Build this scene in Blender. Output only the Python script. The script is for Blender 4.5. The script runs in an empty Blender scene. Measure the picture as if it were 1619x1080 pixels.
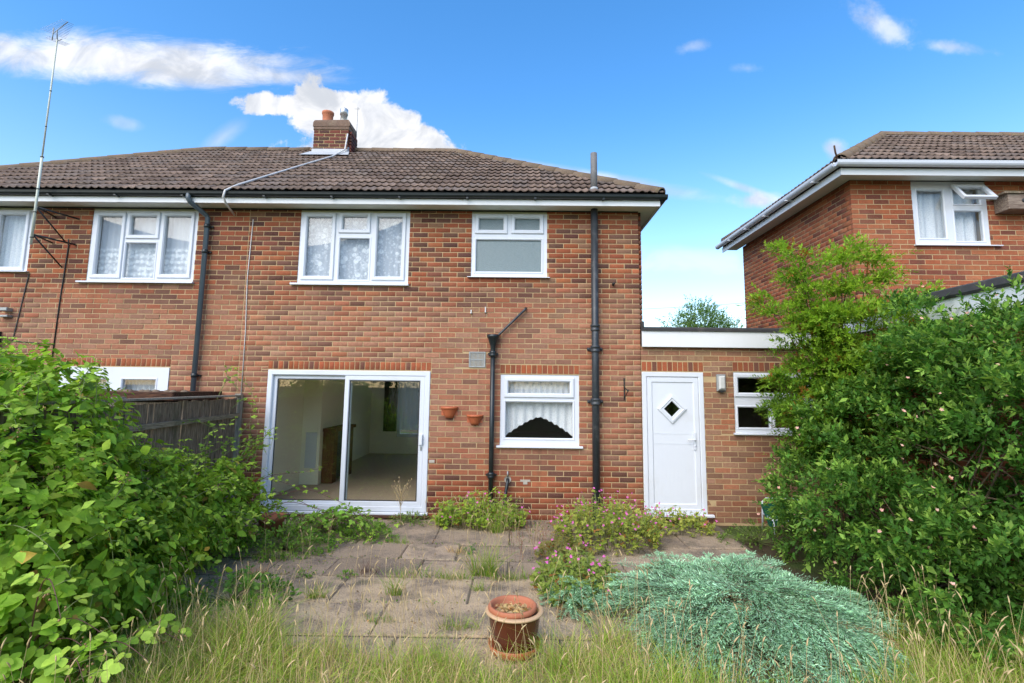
import bpy, math, random
import numpy as np
from mathutils import Vector, Matrix

random.seed(11)
rng = np.random.default_rng(11)
SC = bpy.context.scene
COL = SC.collection
R = math.radians

# ------------------------------------------------------------------ camera
cam_d = bpy.data.cameras.new("camera")
cam = bpy.data.objects.new("camera", cam_d)
COL.objects.link(cam)
SC.camera = cam
CAM = Vector((0.0, -7.677, 1.833))
_r = Vector((0.99988545, 0.00943209, 0.01183714))
_u = Vector((-0.01056577, -0.12500518, 0.99209983))
_f = Vector((-0.01083728, 0.99211125, 0.12489121))
cam.matrix_world = Matrix(((_r.x, _u.x, -_f.x, CAM.x), (_r.y, _u.y, -_f.y, CAM.y), (_r.z, _u.z, -_f.z, CAM.z), (0, 0, 0, 1)))
cam_d.sensor_width = 36.0
cam_d.lens = 36.0 * 835.5 / 1619.0
cam_d.shift_y = -0.0201
cam_d.clip_start = 0.05
cam_d.clip_end = 2000.0

# ------------------------------------------------------------------ sky, sun, exposure
SUN_EL, SUN_AZ = R(43), R(211)       # azimuth measured from +Y clockwise (towards +X)
SKY_STRENGTH = 0.135
SKY_SAT = 1.3
CLOUD_WHITE = 3.45
W = bpy.data.worlds.new("World")
SC.world = W
W.use_nodes = True
SC.view_settings.view_transform = 'Standard'
SC.view_settings.look = 'None'
SC.view_settings.gamma = 1.0
SC.view_settings.use_curve_mapping = False
SC.view_settings.exposure = 1.30
sun_d = bpy.data.lights.new("sun", 'SUN')
sun_d.energy = 1.5
sun_d.angle = R(60)
sun_d.color = (1.0, 0.92, 0.80)
sun = bpy.data.objects.new("sun", sun_d)
COL.objects.link(sun)
_sd = Vector((math.sin(SUN_AZ) * math.cos(SUN_EL), math.cos(SUN_AZ) * math.cos(SUN_EL), math.sin(SUN_EL)))
sun.rotation_euler = _sd.to_track_quat('Z', 'Y').to_euler()
sun.location = (0, -20, 30)


def build_sky():
    nt = W.node_tree
    for n in list(nt.nodes):
        nt.nodes.remove(n)
    N, L = nt.nodes.new, nt.links.new

    def val(x):
        return x
    def setin(sock, v):
        if hasattr(v, 'is_output') or isinstance(v, bpy.types.NodeSocket):
            L(v, sock)
        else:
            sock.default_value = v
    def M(op, a, b=0.0, c=0.0, clamp=False):
        n = N('ShaderNodeMath'); n.operation = op; n.use_clamp = clamp
        setin(n.inputs[0], a); setin(n.inputs[1], b); setin(n.inputs[2], c)
        return n.outputs[0]
    def smooth(x, lo, hi):
        n = N('ShaderNodeMapRange'); n.interpolation_type = 'SMOOTHSTEP'
        setin(n.inputs[0], x); n.inputs[1].default_value = lo; n.inputs[2].default_value = hi
        n.inputs[3].default_value = 0; n.inputs[4].default_value = 1
        return n.outputs[0]
    def noise(vec, scale, detail=6, rough=0.55, dist=0.0):
        n = N('ShaderNodeTexNoise'); L(vec, n.inputs['Vector'])
        n.inputs['Scale'].default_value = scale; n.inputs['Detail'].default_value = detail
        n.inputs['Roughness'].default_value = rough; n.inputs['Distortion'].default_value = dist
        return n.outputs['Fac']
    def comb(x, y, z=0.0):
        n = N('ShaderNodeCombineXYZ'); setin(n.inputs[0], x); setin(n.inputs[1], y); setin(n.inputs[2], z)
        return n.outputs[0]
    tc = N('ShaderNodeTexCoord')
    sep = N('ShaderNodeSeparateXYZ'); L(tc.outputs['Generated'], sep.inputs[0])
    x, y, z = sep.outputs
    sky = N('ShaderNodeTexSky'); sky.sky_type = 'NISHITA'; sky.sun_disc = False
    sky.sun_elevation = SUN_EL; sky.sun_rotation = SUN_AZ
    sky.air_density = 1.0; sky.dust_density = 0.8; sky.ozone_density = 1.6
    hs = N('ShaderNodeHueSaturation'); L(M('ADD', SKY_SAT - 0.16, M('MULTIPLY', smooth(z, 0.12, 0.5), 0.20)), hs.inputs['Saturation'])
    L(sky.outputs[0], hs.inputs['Color'])
    yy = M('MAXIMUM', y, 0.08)
    u = M('DIVIDE', x, yy); v = M('DIVIDE', z, yy)
    uv = comb(u, v)
    uvs = comb(M('MULTIPLY', u, 0.35), v)
    n_fine = noise(uv, 13.0, 11, 0.62, 0.25)
    n_mid = noise(uv, 4.0, 5, 0.55)
    n_str = noise(uvs, 15.0, 11, 0.68, 0.6)
    n_str2 = noise(comb(M('MULTIPLY', u, 0.25), v, 3.1), 22.0, 6, 0.65)
    def ell(u0, v0, a, b, slope, nz, amp, soft, uu=None, vv=None):
        du = M('SUBTRACT', u, u0)
        dv = M('SUBTRACT', M('SUBTRACT', v, v0), M('MULTIPLY', du, slope))
        d = M('SQRT', M('ADD', M('POWER', M('ABSOLUTE', M('DIVIDE', du, a)), 2.0), M('POWER', M('ABSOLUTE', M('DIVIDE', dv, b)), 2.0)))
        d = M('ADD', d, M('MULTIPLY', M('SUBTRACT', nz, 0.5), amp))
        return M('SUBTRACT', 1.0, smooth(d, 1.0 - soft, 1.0 + soft * 0.35))
    front = smooth(y, 0.1, 0.25)
    masks = []
    # long streaked cloud, upper left
    masks.append((ell(-0.90, 0.662, 0.44, 0.050, -0.05, n_str, 2.0, 0.8), 0.88))
    masks.append((ell(-0.68, 0.650, 0.24, 0.040, -0.06, n_str, 2.3, 0.9), 0.8))
    masks.append((ell(-0.50, 0.622, 0.15, 0.016, -0.03, n_str2, 2.4, 1.0), 0.5))
    # cumulus behind the chimney
    for e in ((-0.50, 0.562, 0.075, 0.028, -0.1), (-0.41, 0.567, 0.060, 0.032, 0.02), (-0.37, 0.51, 0.11, 0.075, -0.6),
              (-0.27, 0.515, 0.135, 0.062, -0.35), (-0.21, 0.482, 0.105, 0.05, -0.35), (-0.33, 0.45, 0.14, 0.06, -0.1)):
        masks.append((ell(e[0], e[1], e[2], e[3], e[4], n_fine, 1.9, 0.20), 0.97))
    # small clouds on the right
    masks.append((ell(0.735, 0.743, 0.055, 0.036, -0.45, n_fine, 3.2, 1.1), 0.62))
    masks.append((ell(0.865, 0.694, 0.065, 0.014, -0.1, n_fine, 3.2, 1.1), 0.5))
    masks.append((ell(0.470, 0.368, 0.058, 0.017, 0.0, n_fine, 2.6, 0.9), 0.85))
    masks.append((ell(0.445, 0.392, 0.075, 0.010, -0.35, n_str2, 1.2, 0.8), 0.5))
    masks.append((ell(0.622, 0.472, 0.022, 0.022, 0.0, n_fine, 2.2, 0.9), 0.75))
    masks.append((ell(0.35, 0.692, 0.03, 0.012, 0.1, n_fine, 3.6, 1.2), 0.3))
    masks.append((ell(0.46, 0.645, 0.03, 0.010, 0.0, n_fine, 3.6, 1.2), 0.22))
    masks.append((ell(-0.60, 0.488, 0.05, 0.030, 0.6, n_mid, 1.8, 0.9), 0.4))
    masks.append((ell(-0.80, 0.52, 0.04, 0.014, -0.2, n_fine, 1.6, 0.9), 0.3))
    masks.append((ell(0.30, 0.245, 0.35, 0.030, -0.02, n_str2, 0.9, 0.8), 0.4))
    masks.append((ell(0.10, 0.415, 0.28, 0.020, -0.14, n_str2, 0.9, 0.7), 0.7))
    acc = None
    for m, k in masks:
        t = M('SUBTRACT', 1.0, M('MULTIPLY', m, k))
        acc = t if acc is None else M('MULTIPLY', acc, t)
    inframe = M('MULTIPLY', M('SUBTRACT', 1.0, acc), front)
    # scattered clouds of the same kind over the rest of the sky
    zz = M('ADD', M('MAXIMUM', z, 0.0), 0.18)
    pl = comb(M('DIVIDE', x, zz), M('DIVIDE', y, zz), 0.7)
    gen = smooth(noise(pl, 1.1, 8, 0.58, 0.2), 0.54, 0.68)
    away = M('MAXIMUM', M('SUBTRACT', 1.0, front), M('MAXIMUM', smooth(M('ABSOLUTE', u), 1.15, 1.4), smooth(v, 0.83, 1.0)))
    gen = M('MULTIPLY', M('MULTIPLY', gen, away), smooth(z, 0.02, 0.15))
    mask = M('MAXIMUM', inframe, M('MULTIPLY', gen, 0.9))
    shade = M('ADD', M('MULTIPLY', smooth(noise(uv, 9.0, 9, 0.58, 0.6), 0.34, 0.62), 0.55), 0.45)
    cc = N('ShaderNodeMix'); cc.data_type = 'RGBA'
    L(shade, cc.inputs[0])
    cc.inputs[6].default_value = (CLOUD_WHITE * 0.30, CLOUD_WHITE * 0.36, CLOUD_WHITE * 0.46, 1)
    cc.inputs[7].default_value = (CLOUD_WHITE, CLOUD_WHITE, CLOUD_WHITE * 1.02, 1)
    mx = N('ShaderNodeMix'); mx.data_type = 'RGBA'
    L(mask, mx.inputs[0]); L(hs.outputs[0], mx.inputs[6]); L(cc.outputs[2], mx.inputs[7])
    bg = N('ShaderNodeBackground'); L(mx.outputs[2], bg.inputs[0]); bg.inputs[1].default_value = SKY_STRENGTH
    out = N('ShaderNodeOutputWorld'); L(bg.outputs[0], out.inputs[0])


build_sky()


# ------------------------------------------------------------------ material helpers
class NT:
    def __init__(self, name):
        self.m = bpy.data.materials.new(name)
        self.m.use_nodes = True
        self.t = self.m.node_tree
        for n in list(self.t.nodes):
            self.t.nodes.remove(n)
        self.out = self.t.nodes.new('ShaderNodeOutputMaterial')
    def n(self, typ, **kw):
        n = self.t.nodes.new(typ)
        for k, v in kw.items():
            setattr(n, k, v)
        return n
    def l(self, a, b):
        self.t.links.new(a, b)
    def s(self, sock, v):
        if isinstance(v, bpy.types.NodeSocket):
            self.l(v, sock)
        elif isinstance(v, tuple) and len(v) == 3:
            sock.default_value = (*v, 1)
        else:
            sock.default_value = v
    def pos(self):
        return self.n('ShaderNodeNewGeometry').outputs['Position']
    def map(self, vec, scale):
        n = self.n('ShaderNodeMapping'); self.l(vec, n.inputs[0]); n.inputs['Scale'].default_value = scale
        return n.outputs[0]
    def noise(self, scale, detail=4, rough=0.55, vec=None, dist=0.0):
        n = self.n('ShaderNodeTexNoise'); self.l(vec or self.pos(), n.inputs['Vector'])
        n.inputs['Scale'].default_value = scale; n.inputs['Detail'].default_value = detail
        n.inputs['Roughness'].default_value = rough; n.inputs['Distortion'].default_value = dist
        return n.outputs['Fac']
    def vor(self, scale, vec=None, feature='F1', out='Distance'):
        n = self.n('ShaderNodeTexVoronoi'); n.feature = feature; self.l(vec or self.pos(), n.inputs['Vector'])
        n.inputs['Scale'].default_value = scale
        return n.outputs[out]
    def ramp(self, fac, lo, hi, a=0.0, b=1.0):
        n = self.n('ShaderNodeMapRange', interpolation_type='SMOOTHSTEP'); self.l(fac, n.inputs[0])
        for i, q in enumerate((lo, hi, a, b)):
            n.inputs[i + 1].default_value = q
        return n.outputs[0]
    def math(self, op, a, b=0.0):
        n = self.n('ShaderNodeMath', operation=op); self.s(n.inputs[0], a); self.s(n.inputs[1], b)
        return n.outputs[0]
    def mix(self, fac, a, b, blend='MIX'):
        n = self.n('ShaderNodeMix', data_type='RGBA', blend_type=blend)
        self.s(n.inputs[0], fac); self.s(n.inputs[6], a); self.s(n.inputs[7], b)
        return n.outputs[2]
    def attr(self, name='tint'):
        n = self.n('ShaderNodeAttribute', attribute_name=name)
        return n.outputs['Color']
    def objcol(self):
        return self.n('ShaderNodeObjectInfo').outputs['Color']
    def sepz(self):
        n = self.n('ShaderNodeSeparateXYZ'); self.l(self.pos(), n.inputs[0]); return n.outputs
    def bump(self, h, strength=0.3, dist=0.01):
        n = self.n('ShaderNodeBump'); self.l(h, n.inputs['Height']); n.inputs['Strength'].default_value = strength
        n.inputs['Distance'].default_value = dist
        return n.outputs[0]
    def pbr(self, col, rough=0.6, metal=0.0, spec=0.5, bump=None, coat=0.0):
        b = self.n('ShaderNodeBsdfPrincipled')
        self.s(b.inputs['Base Color'], col); self.s(b.inputs['Roughness'], rough)
        b.inputs['Metallic'].default_value = metal; b.inputs['Specular IOR Level'].default_value = spec
        b.inputs['Coat Weight'].default_value = coat
        if bump is not None:
            self.l(bump, b.inputs['Normal'])
        self.l(b.outputs[0], self.out.inputs[0])
        return self.m


def m_flat(name, col, rough=0.5, var=0.12, scale=6, metal=0.0, spec=0.5, dirt=None, dirtamt=0.3, bump=0.0, bscale=60, coat=0.0):
    t = NT(name)
    f = t.noise(scale, 5, 0.6)
    c = t.mix(f, tuple(x * (1 - var) for x in col), tuple(min(1, x * (1 + var)) for x in col))
    if dirt:
        c = t.mix(t.ramp(t.noise(scale * 0.6, 7, 0.65), 0.5, 0.78, 0, dirtamt), c, dirt)
    b = t.bump(t.noise(bscale, 4), bump, 0.005) if bump else None
    return t.pbr(c, rough, metal, spec, b, coat)


def m_brick(name, src):
    t = NT(name)
    base = t.attr() if src == 'ATTR' else t.objcol()
    n1 = t.noise(28, 4, 0.6)
    c = t.mix(t.ramp(n1, 0.35, 0.7, 0, 0.3), base, (0.13, 0.05, 0.03))
    n2 = t.noise(90, 3, 0.6)
    c = t.mix(t.ramp(n2, 0.45, 0.75, 0, 0.22), c, (0.42, 0.27, 0.17))
    # broad pale weathering bloom on the wall
    c = t.mix(t.ramp(t.noise(0.9, 5, 0.6), 0.45, 0.72, 0, 0.16), c, (0.42, 0.25, 0.15))
    # rain streaks and a damp, darker foot to the wall
    c = t.mix(t.ramp(t.noise(1.0, 6, 0.7, t.map(t.pos(), (5.0, 5.0, 0.35))), 0.52, 0.74, 0, 0.38), c, (0.10, 0.055, 0.036))
    z = t.math('ADD', t.sepz()[2], t.math('MULTIPLY', t.noise(2.2, 4), -0.35))
    c = t.mix(t.ramp(z, 0.28, 0.02, 0, 0.32), c, (0.13, 0.04, 0.026))
    return t.pbr(c, 0.88, 0, 0.2, t.bump(t.noise(120, 4, 0.6), 0.35, 0.004))


def m_leaf(name, trans=0.48, rough=0.55, spec=0.22, var=0.3):
    t = NT(name)
    a = t.attr()
    c = t.mix(t.ramp(t.noise(40, 2), 0.35, 0.65, 0, var), a, t.mix(0.5, a, (0.02, 0.05, 0.01)))
    c = t.mix(1.0, c, (1.18, 1.16, 1.08), 'MULTIPLY')
    b = t.n('ShaderNodeBsdfPrincipled')
    t.l(c, b.inputs['Base Color']); b.inputs['Roughness'].default_value = rough
    b.inputs['Specular IOR Level'].default_value = spec
    tr = t.n('ShaderNodeBsdfTranslucent')
    t.l(t.mix(0.4, c, t.mix(1.0, c, (1.5, 1.45, 0.5), 'MULTIPLY')), tr.inputs[0])
    mx = t.n('ShaderNodeMixShader'); mx.inputs[0].default_value = trans
    t.l(b.outputs[0], mx.inputs[1]); t.l(tr.outputs[0], mx.inputs[2])
    t.l(mx.outputs[0], t.out.inputs[0])
    return t.m


def m_leaf_obj(name, trans=0.3, rough=0.5):
    m = m_leaf(name, trans, rough)
    nt = m.node_tree
    oi = nt.nodes.new('ShaderNodeObjectInfo')
    at = [n for n in nt.nodes if n.type == 'ATTRIBUTE'][0]
    for l in list(at.outputs['Color'].links):
        nt.links.new(oi.outputs['Color'], l.to_socket)
    return m


def m_glass(name, tint=(0.93, 0.96, 0.95), extra=0.05, rough=0.0):
    t = NT(name)
    tr = t.n('ShaderNodeBsdfTransparent'); t.s(tr.inputs[0], tint)
    gl = t.n('ShaderNodeBsdfGlossy'); gl.inputs['Roughness'].default_value = rough
    g = t.n('ShaderNodeNewGeometry'); dp = t.n('ShaderNodeVectorMath', operation='DOT_PRODUCT')
    t.l(g.outputs['Normal'], dp.inputs[0]); t.l(g.outputs['Incoming'], dp.inputs[1])
    k = t.math('SUBTRACT', 1.0, t.math('ABSOLUTE', dp.outputs['Value']))
    f = t.math('ADD', t.math('MULTIPLY', t.math('POWER', k, 5.0), 0.96), 0.04 + extra)
    mx = t.n('ShaderNodeMixShader'); t.l(f, mx.inputs[0]); t.l(tr.outputs[0], mx.inputs[1]); t.l(gl.outputs[0], mx.inputs[2])
    t.l(mx.outputs[0], t.out.inputs[0])
    return t.m


def m_lace(name, kind):
    t = NT(name)
    p = t.pos()
    if kind == 'floral':
        v = t.vor(9.0, p)
        w = t.vor(26.0, p)
        pat = t.math('MAXIMUM', t.ramp(v, 0.30, 0.42, 0.9, 0.0), t.ramp(w, 0.3, 0.5, 0.45, 0.0))
        pat = t.math('MULTIPLY', pat, t.ramp(t.noise(14, 3), 0.4, 0.55, 0.35, 1.0))
    elif kind == 'band':
        s = t.sepz()
        wz = t.n('ShaderNodeTexWave', wave_type='BANDS', bands_direction='Z'); t.l(p, wz.inputs[0]); wz.inputs['Scale'].default_value = 3.3
        wz.inputs['Distortion'].default_value = 2.5; wz.inputs['Detail Scale'].default_value = 5
        v = t.vor(16.0, p)
        low = t.ramp(s[2], 3.92, 3.84, 0, 1)
        pat = t.math('MULTIPLY', t.math('ADD', t.math('MULTIPLY', wz.outputs['Fac'], 0.5), t.ramp(v, 0.25, 0.5, 0.6, 0)), low)
    else:
        pat = t.ramp(t.noise(70, 3), 0.35, 0.6, 0.55, 0.95)
    fold = t.noise(9, 2, 0.5, t.map(p, (3.0, 3.0, 0.02)))
    op = t.math('ADD', t.math('MULTIPLY', pat, 0.30), t.math('ADD', 0.70, t.math('MULTIPLY', fold, 0.20)))
    df = t.n('ShaderNodeBsdfDiffuse'); t.s(df.inputs[0], t.mix(t.math('MINIMUM', t.math('ADD', t.math('MULTIPLY', pat, 0.9), 0.15), 1.0), (0.52, 0.56, 0.63), (0.93, 0.94, 0.96)))
    tl = t.n('ShaderNodeBsdfTranslucent'); t.s(tl.inputs[0], (0.8, 0.82, 0.85))
    m0 = t.n('ShaderNodeMixShader'); m0.inputs[0].default_value = 0.15
    t.l(df.outputs[0], m0.inputs[1]); t.l(tl.outputs[0], m0.inputs[2])
    tp = t.n('ShaderNodeBsdfTransparent')
    mx = t.n('ShaderNodeMixShader'); t.l(op, mx.inputs[0]); t.l(tp.outputs[0], mx.inputs[1]); t.l(m0.outputs[0], mx.inputs[2])
    t.l(mx.outputs[0], t.out.inputs[0])
    return t.m


def m_obscure(name):
    t = NT(name)
    b = t.bump(t.math('ADD', t.noise(110, 3, 0.6), t.vor(90)), 0.5, 0.006)
    return t.pbr(t.mix(t.noise(30, 4), (0.14, 0.19, 0.20), (0.19, 0.25, 0.26)), 0.3, 0, 0.6, b)


def m_tile(name, src):
    t = NT(name)
    base = t.attr() if src == 'ATTR' else t.objcol()
    c = t.mix(t.ramp(t.noise(22, 5, 0.65), 0.35, 0.7, 0, 0.5), base, (0.05, 0.036, 0.03))
    c = t.mix(t.ramp(t.noise(55, 5, 0.7), 0.60, 0.72, 0, 0.5), c, (0.30, 0.25, 0.18))
    c = t.mix(t.ramp(t.noise(1.6, 6, 0.7), 0.5, 0.72, 0, 0.3), c, (0.20, 0.17, 0.12))
    return t.pbr(c, 0.9, 0, 0.2, t.bump(t.noise(140, 4), 0.5, 0.004))


def m_ridge(name):
    t = NT(name)
    c = t.mix(t.noise(18, 5, 0.65), (0.13, 0.09, 0.065), (0.22, 0.17, 0.12))
    c = t.mix(t.ramp(t.noise(7, 5, 0.7), 0.55, 0.70, 0, 0.5), c, (0.27, 0.22, 0.10))
    c = t.mix(t.ramp(t.noise(12, 5, 0.7), 0.62, 0.7, 0, 0.8), c, (0.34, 0.13, 0.035))
    return t.pbr(c, 0.95, 0, 0.15, t.bump(t.noise(60, 4), 0.6, 0.01))


def m_slab(name):
    t = NT(name)
    oc = t.objcol()
    c = t.mix(t.ramp(t.noise(2.6, 7, 0.68), 0.42, 0.66, 0, 0.75), oc, (0.12, 0.10, 0.085))
    v = t.vor(62)
    c = t.mix(t.ramp(v, 0.05, 0.42, 0.6, 0), c, (0.55, 0.44, 0.32))
    c = t.mix(t.ramp(t.noise(75, 4, 0.7), 0.54, 0.66, 0, 0.6), c, (0.07, 0.055, 0.045))
    c = t.mix(t.ramp(t.noise(2.3, 7, 0.7), 0.55, 0.70, 0, 0.55), c, (0.06, 0.07, 0.03))
    return t.pbr(c, 0.93, 0, 0.2, t.bump(t.math('ADD', v, t.noise(60, 5)), 0.8, 0.010))


def m_wood(name, col, dark, sx=(14, 14, 1.0)):
    t = NT(name)
    g = t.noise(6, 7, 0.65, t.map(t.pos(), sx))
    c = t.mix(t.ramp(g, 0.3, 0.72), dark, col)
    c = t.mix(t.ramp(t.noise(3, 6, 0.65), 0.52, 0.7, 0, 0.5), c, (0.06, 0.075, 0.035))
    return t.pbr(c, 0.9, 0, 0.2, t.bump(g, 0.5, 0.006))


def m_ground(name):
    t = NT(name)
    c = t.mix(t.noise(3, 7, 0.65), (0.045, 0.034, 0.022), (0.13, 0.10, 0.06))
    c = t.mix(t.ramp(t.noise(1.1, 5), 0.45, 0.62), c, (0.06, 0.09, 0.025))
    return t.pbr(c, 0.95, 0, 0.1, t.bump(t.noise(40, 5), 0.8, 0.02))


MT = {}
MT['brick_a'] = m_brick("brick_joined", 'ATTR'); MT['brick_o'] = m_brick("brick_single", 'OBJ')
MT['mortar'] = m_flat("lime_mortar", (0.46, 0.33, 0.175), 0.95, 0.2, 5, dirt=(0.28, 0.20, 0.115), dirtamt=0.55, bump=0.5, bscale=90)
MT['upvc'] = m_flat("white_plastic", (0.66, 0.69, 0.74), 0.35, 0.03, 2, spec=0.4, dirt=(0.50, 0.49, 0.45), dirtamt=0.4)
MT['whitepaint'] = m_flat("white_fascia_paint", (0.74, 0.75, 0.75), 0.45, 0.03, 3, dirt=(0.62, 0.62, 0.55), dirtamt=0.25)
MT['soffit'] = m_flat("cream_soffit", (0.80, 0.80, 0.72), 0.6, 0.05, 3, dirt=(0.5, 0.5, 0.38), dirtamt=0.4)
MT['head'] = m_flat("pale_green_head_board", (0.50, 0.52, 0.34), 0.6, 0.06, 5)
MT['glass'] = m_glass("window_glass", (0.975, 0.985, 0.98), 0.01)
MT['glass_dark'] = m_glass("door_glass", (0.955, 0.965, 0.94), 0.035)
MT['obscure'] = m_obscure("obscured_glass")
MT['lace_f'] = m_lace("floral_lace", 'floral'); MT['lace_b'] = m_lace("banded_lace", 'band'); MT['net'] = m_lace("plain_net", 'net')
MT['seal'] = m_flat("black_rubber", (0.02, 0.02, 0.02), 0.6)
MT['tile_a'] = m_tile("roof_tile_joined", 'ATTR'); MT['tile_o'] = m_tile("roof_tile_single", 'OBJ')
MT['ridge'] = m_ridge("mortared_ridge_tile")
MT['deck'] = m_flat("roof_felt", (0.03, 0.026, 0.024), 0.95)
MT['blackplastic'] = m_flat("black_gutter_paint", (0.012, 0.017, 0.019), 0.35, 0.2, 6, dirt=(0.1, 0.1, 0.08), dirtamt=0.2)
MT['greyplastic'] = m_flat("grey_pipe_plastic", (0.075, 0.10, 0.115), 0.35, 0.15, 5, dirt=(0.16, 0.18, 0.19), dirtamt=0.4)
MT['castiron'] = m_flat("weathered_cast_iron", (0.028, 0.034, 0.04), 0.42, 0.3, 14, dirt=(0.17, 0.17, 0.16), dirtamt=0.55, bump=0.25, bscale=50)
MT['brownboard'] = m_flat("dark_brown_board", (0.07, 0.035, 0.028), 0.8, 0.2)  # dark brown band between gutter and white fascia
MT['lead'] = m_flat("pale_lead", (0.42, 0.44, 0.45), 0.6, 0.15, 8, dirt=(0.28, 0.29, 0.3), dirtamt=0.4)
MT['galv'] = m_flat("dull_metal", (0.33, 0.34, 0.33), 0.45, 0.2, 9, metal=0.4)
MT['palemetal'] = m_flat("pale_painted_pole", (0.55, 0.57, 0.47), 0.5, 0.15, 9, dirt=(0.35, 0.38, 0.25), dirtamt=0.5)
MT['capping'] = m_flat("mossy_brick_capping", (0.17, 0.11, 0.078), 0.95, 0.4, 12, dirt=(0.33, 0.28, 0.19), dirtamt=0.45, bump=1.0, bscale=28)
MT['oldpipe'] = m_flat("dull_grey_vent_pipe", (0.15, 0.145, 0.14), 0.7, 0.3, 12, dirt=(0.28, 0.27, 0.25), dirtamt=0.5)
MT['steel'] = m_flat("flue_steel", (0.55, 0.55, 0.55), 0.35, 0.15, 9, metal=0.7)
MT['terra'] = m_flat("terracotta", (0.42, 0.145, 0.07), 0.8, 0.15, 14, dirt=(0.5, 0.3, 0.2), dirtamt=0.35, bump=0.2)
MT['terrapot'] = m_flat("orange_plastic_pot", (0.45, 0.12, 0.045), 0.55, 0.1, 12)
MT['glaze'] = m_flat("brown_glaze", (0.105, 0.030, 0.014), 0.22, 0.4, 7, spec=0.5, coat=0.25, dirt=(0.20, 0.09, 0.05), dirtamt=0.35)
MT['rim'] = m_flat("buff_pot_rim", (0.55, 0.36, 0.20), 0.5, 0.15, 16)
MT['slab'] = m_slab("paving_concrete")
MT['soil'] = m_flat("dark_soil", (0.05, 0.038, 0.026), 0.97, 0.4, 14, bump=0.9, bscale=45)
MT['drysoil'] = m_flat("pale_dry_soil", (0.40, 0.30, 0.19), 0.97, 0.3, 40, bump=0.8, bscale=120)
MT['jointdirt'] = m_flat("dusty_joint_soil", (0.12, 0.095, 0.065), 0.97, 0.4, 9, dirt=(0.08, 0.10, 0.03), dirtamt=0.7, bump=0.9, bscale=45)
MT['ground'] = m_ground("rough_lawn_ground")
MT['fence'] = m_wood("weathered_fence_wood", (0.34, 0.265, 0.185), (0.075, 0.056, 0.038))
MT['fencetop'] = m_wood("weathered_fence_rail", (0.36, 0.30, 0.21), (0.15, 0.125, 0.08), (2, 1.0, 14))
MT['post'] = m_wood("pale_grey_post", (0.45, 0.41, 0.34), (0.2, 0.17, 0.13))
MT['rust'] = m_wood("mossy_brown_timber", (0.13, 0.06, 0.035), (0.03, 0.016, 0.012), (1.5, 8, 8))
MT['boxwood'] = m_wood("silvered_wood", (0.34, 0.27, 0.21), (0.13, 0.09, 0.07), (1.0, 8, 8))
MT['felt'] = m_flat("roofing_felt", (0.045, 0.043, 0.043), 0.9, 0.3, 10, dirt=(0.15, 0.12, 0.10), dirtamt=0.4, bump=0.4)
MT['wallpaint'] = m_flat("cream_emulsion", (0.88, 0.83, 0.64), 0.8, 0.03, 2)
MT['whitewall'] = m_flat("white_emulsion", (0.88, 0.86, 0.78), 0.8, 0.03, 2)
MT['carpet'] = m_flat("beige_carpet", (0.50, 0.38, 0.28), 0.97, 0.2, 30, bump=0.5, bscale=220)
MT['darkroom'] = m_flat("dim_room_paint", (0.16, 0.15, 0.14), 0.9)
MT['hearth'] = m_wood("brown_fire_surround", (0.20, 0.08, 0.035), (0.08, 0.03, 0.015))
MT['radiator'] = m_flat("grey_white_panel", (0.62, 0.64, 0.66), 0.4, 0.02)
MT['drape'] = m_flat("dark_olive_curtain", (0.05, 0.05, 0.025), 0.9, 0.3, 12)
MT['cable_w'] = m_flat("white_cable", (0.6, 0.58, 0.55), 0.5)
MT['cable_k'] = m_flat("black_cable", (0.015, 0.015, 0.014), 0.6)
MT['green'] = m_flat("green_chair_fabric", (0.008, 0.10, 0.055), 0.7)
MT['bark'] = m_wood("shrub_bark", (0.17, 0.12, 0.075), (0.05, 0.035, 0.022), (9, 9, 2))
MT['cane'] = m_flat("red_brown_cane", (0.13, 0.055, 0.04), 0.6, 0.3, 20)
MT['gcane'] = m_flat("green_cane", (0.15, 0.19, 0.05), 0.6, 0.3, 20)
MT['leaf'] = m_leaf("leaf"); MT['leaf_o'] = m_leaf_obj("leaf_single")
MT['needle'] = m_leaf("juniper_needle", 0.15, 0.6, 0.3, 0.25)
MT['grass'] = m_leaf("grass_blade", 0.35, 0.6, 0.25, 0.2)
MT['petal'] = m_leaf("petal", 0.3, 0.6, 0.2, 0.0)
MT['stone'] = m_flat("pale_cement", (0.42, 0.38, 0.32), 0.95, 0.25, 9, bump=0.4)


# ------------------------------------------------------------------ object helpers
def tag(o, label=None, cat=None, group=None, kind=None):
    if label: o['label'] = label
    if cat: o['category'] = cat
    if group: o['group'] = group
    if kind: o['kind'] = kind
    return o


def thing(name, label, cat, loc=(0, 0, 0), group=None):
    o = bpy.data.objects.new(name, None)
    o.empty_display_size = 0.1
    COL.objects.link(o)
    o.location = loc
    return tag(o, label, cat, group)


def adopt(o, parent):
    """parent o, keeping its world position (parents only ever carry a translation)."""
    if parent is None:
        return o
    o.parent = parent
    w = Vector((0, 0, 0)); p = parent
    while p is not None:
        w += Vector(p.location); p = p.parent
    o.location = Vector(o.location) - w
    return o


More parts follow.
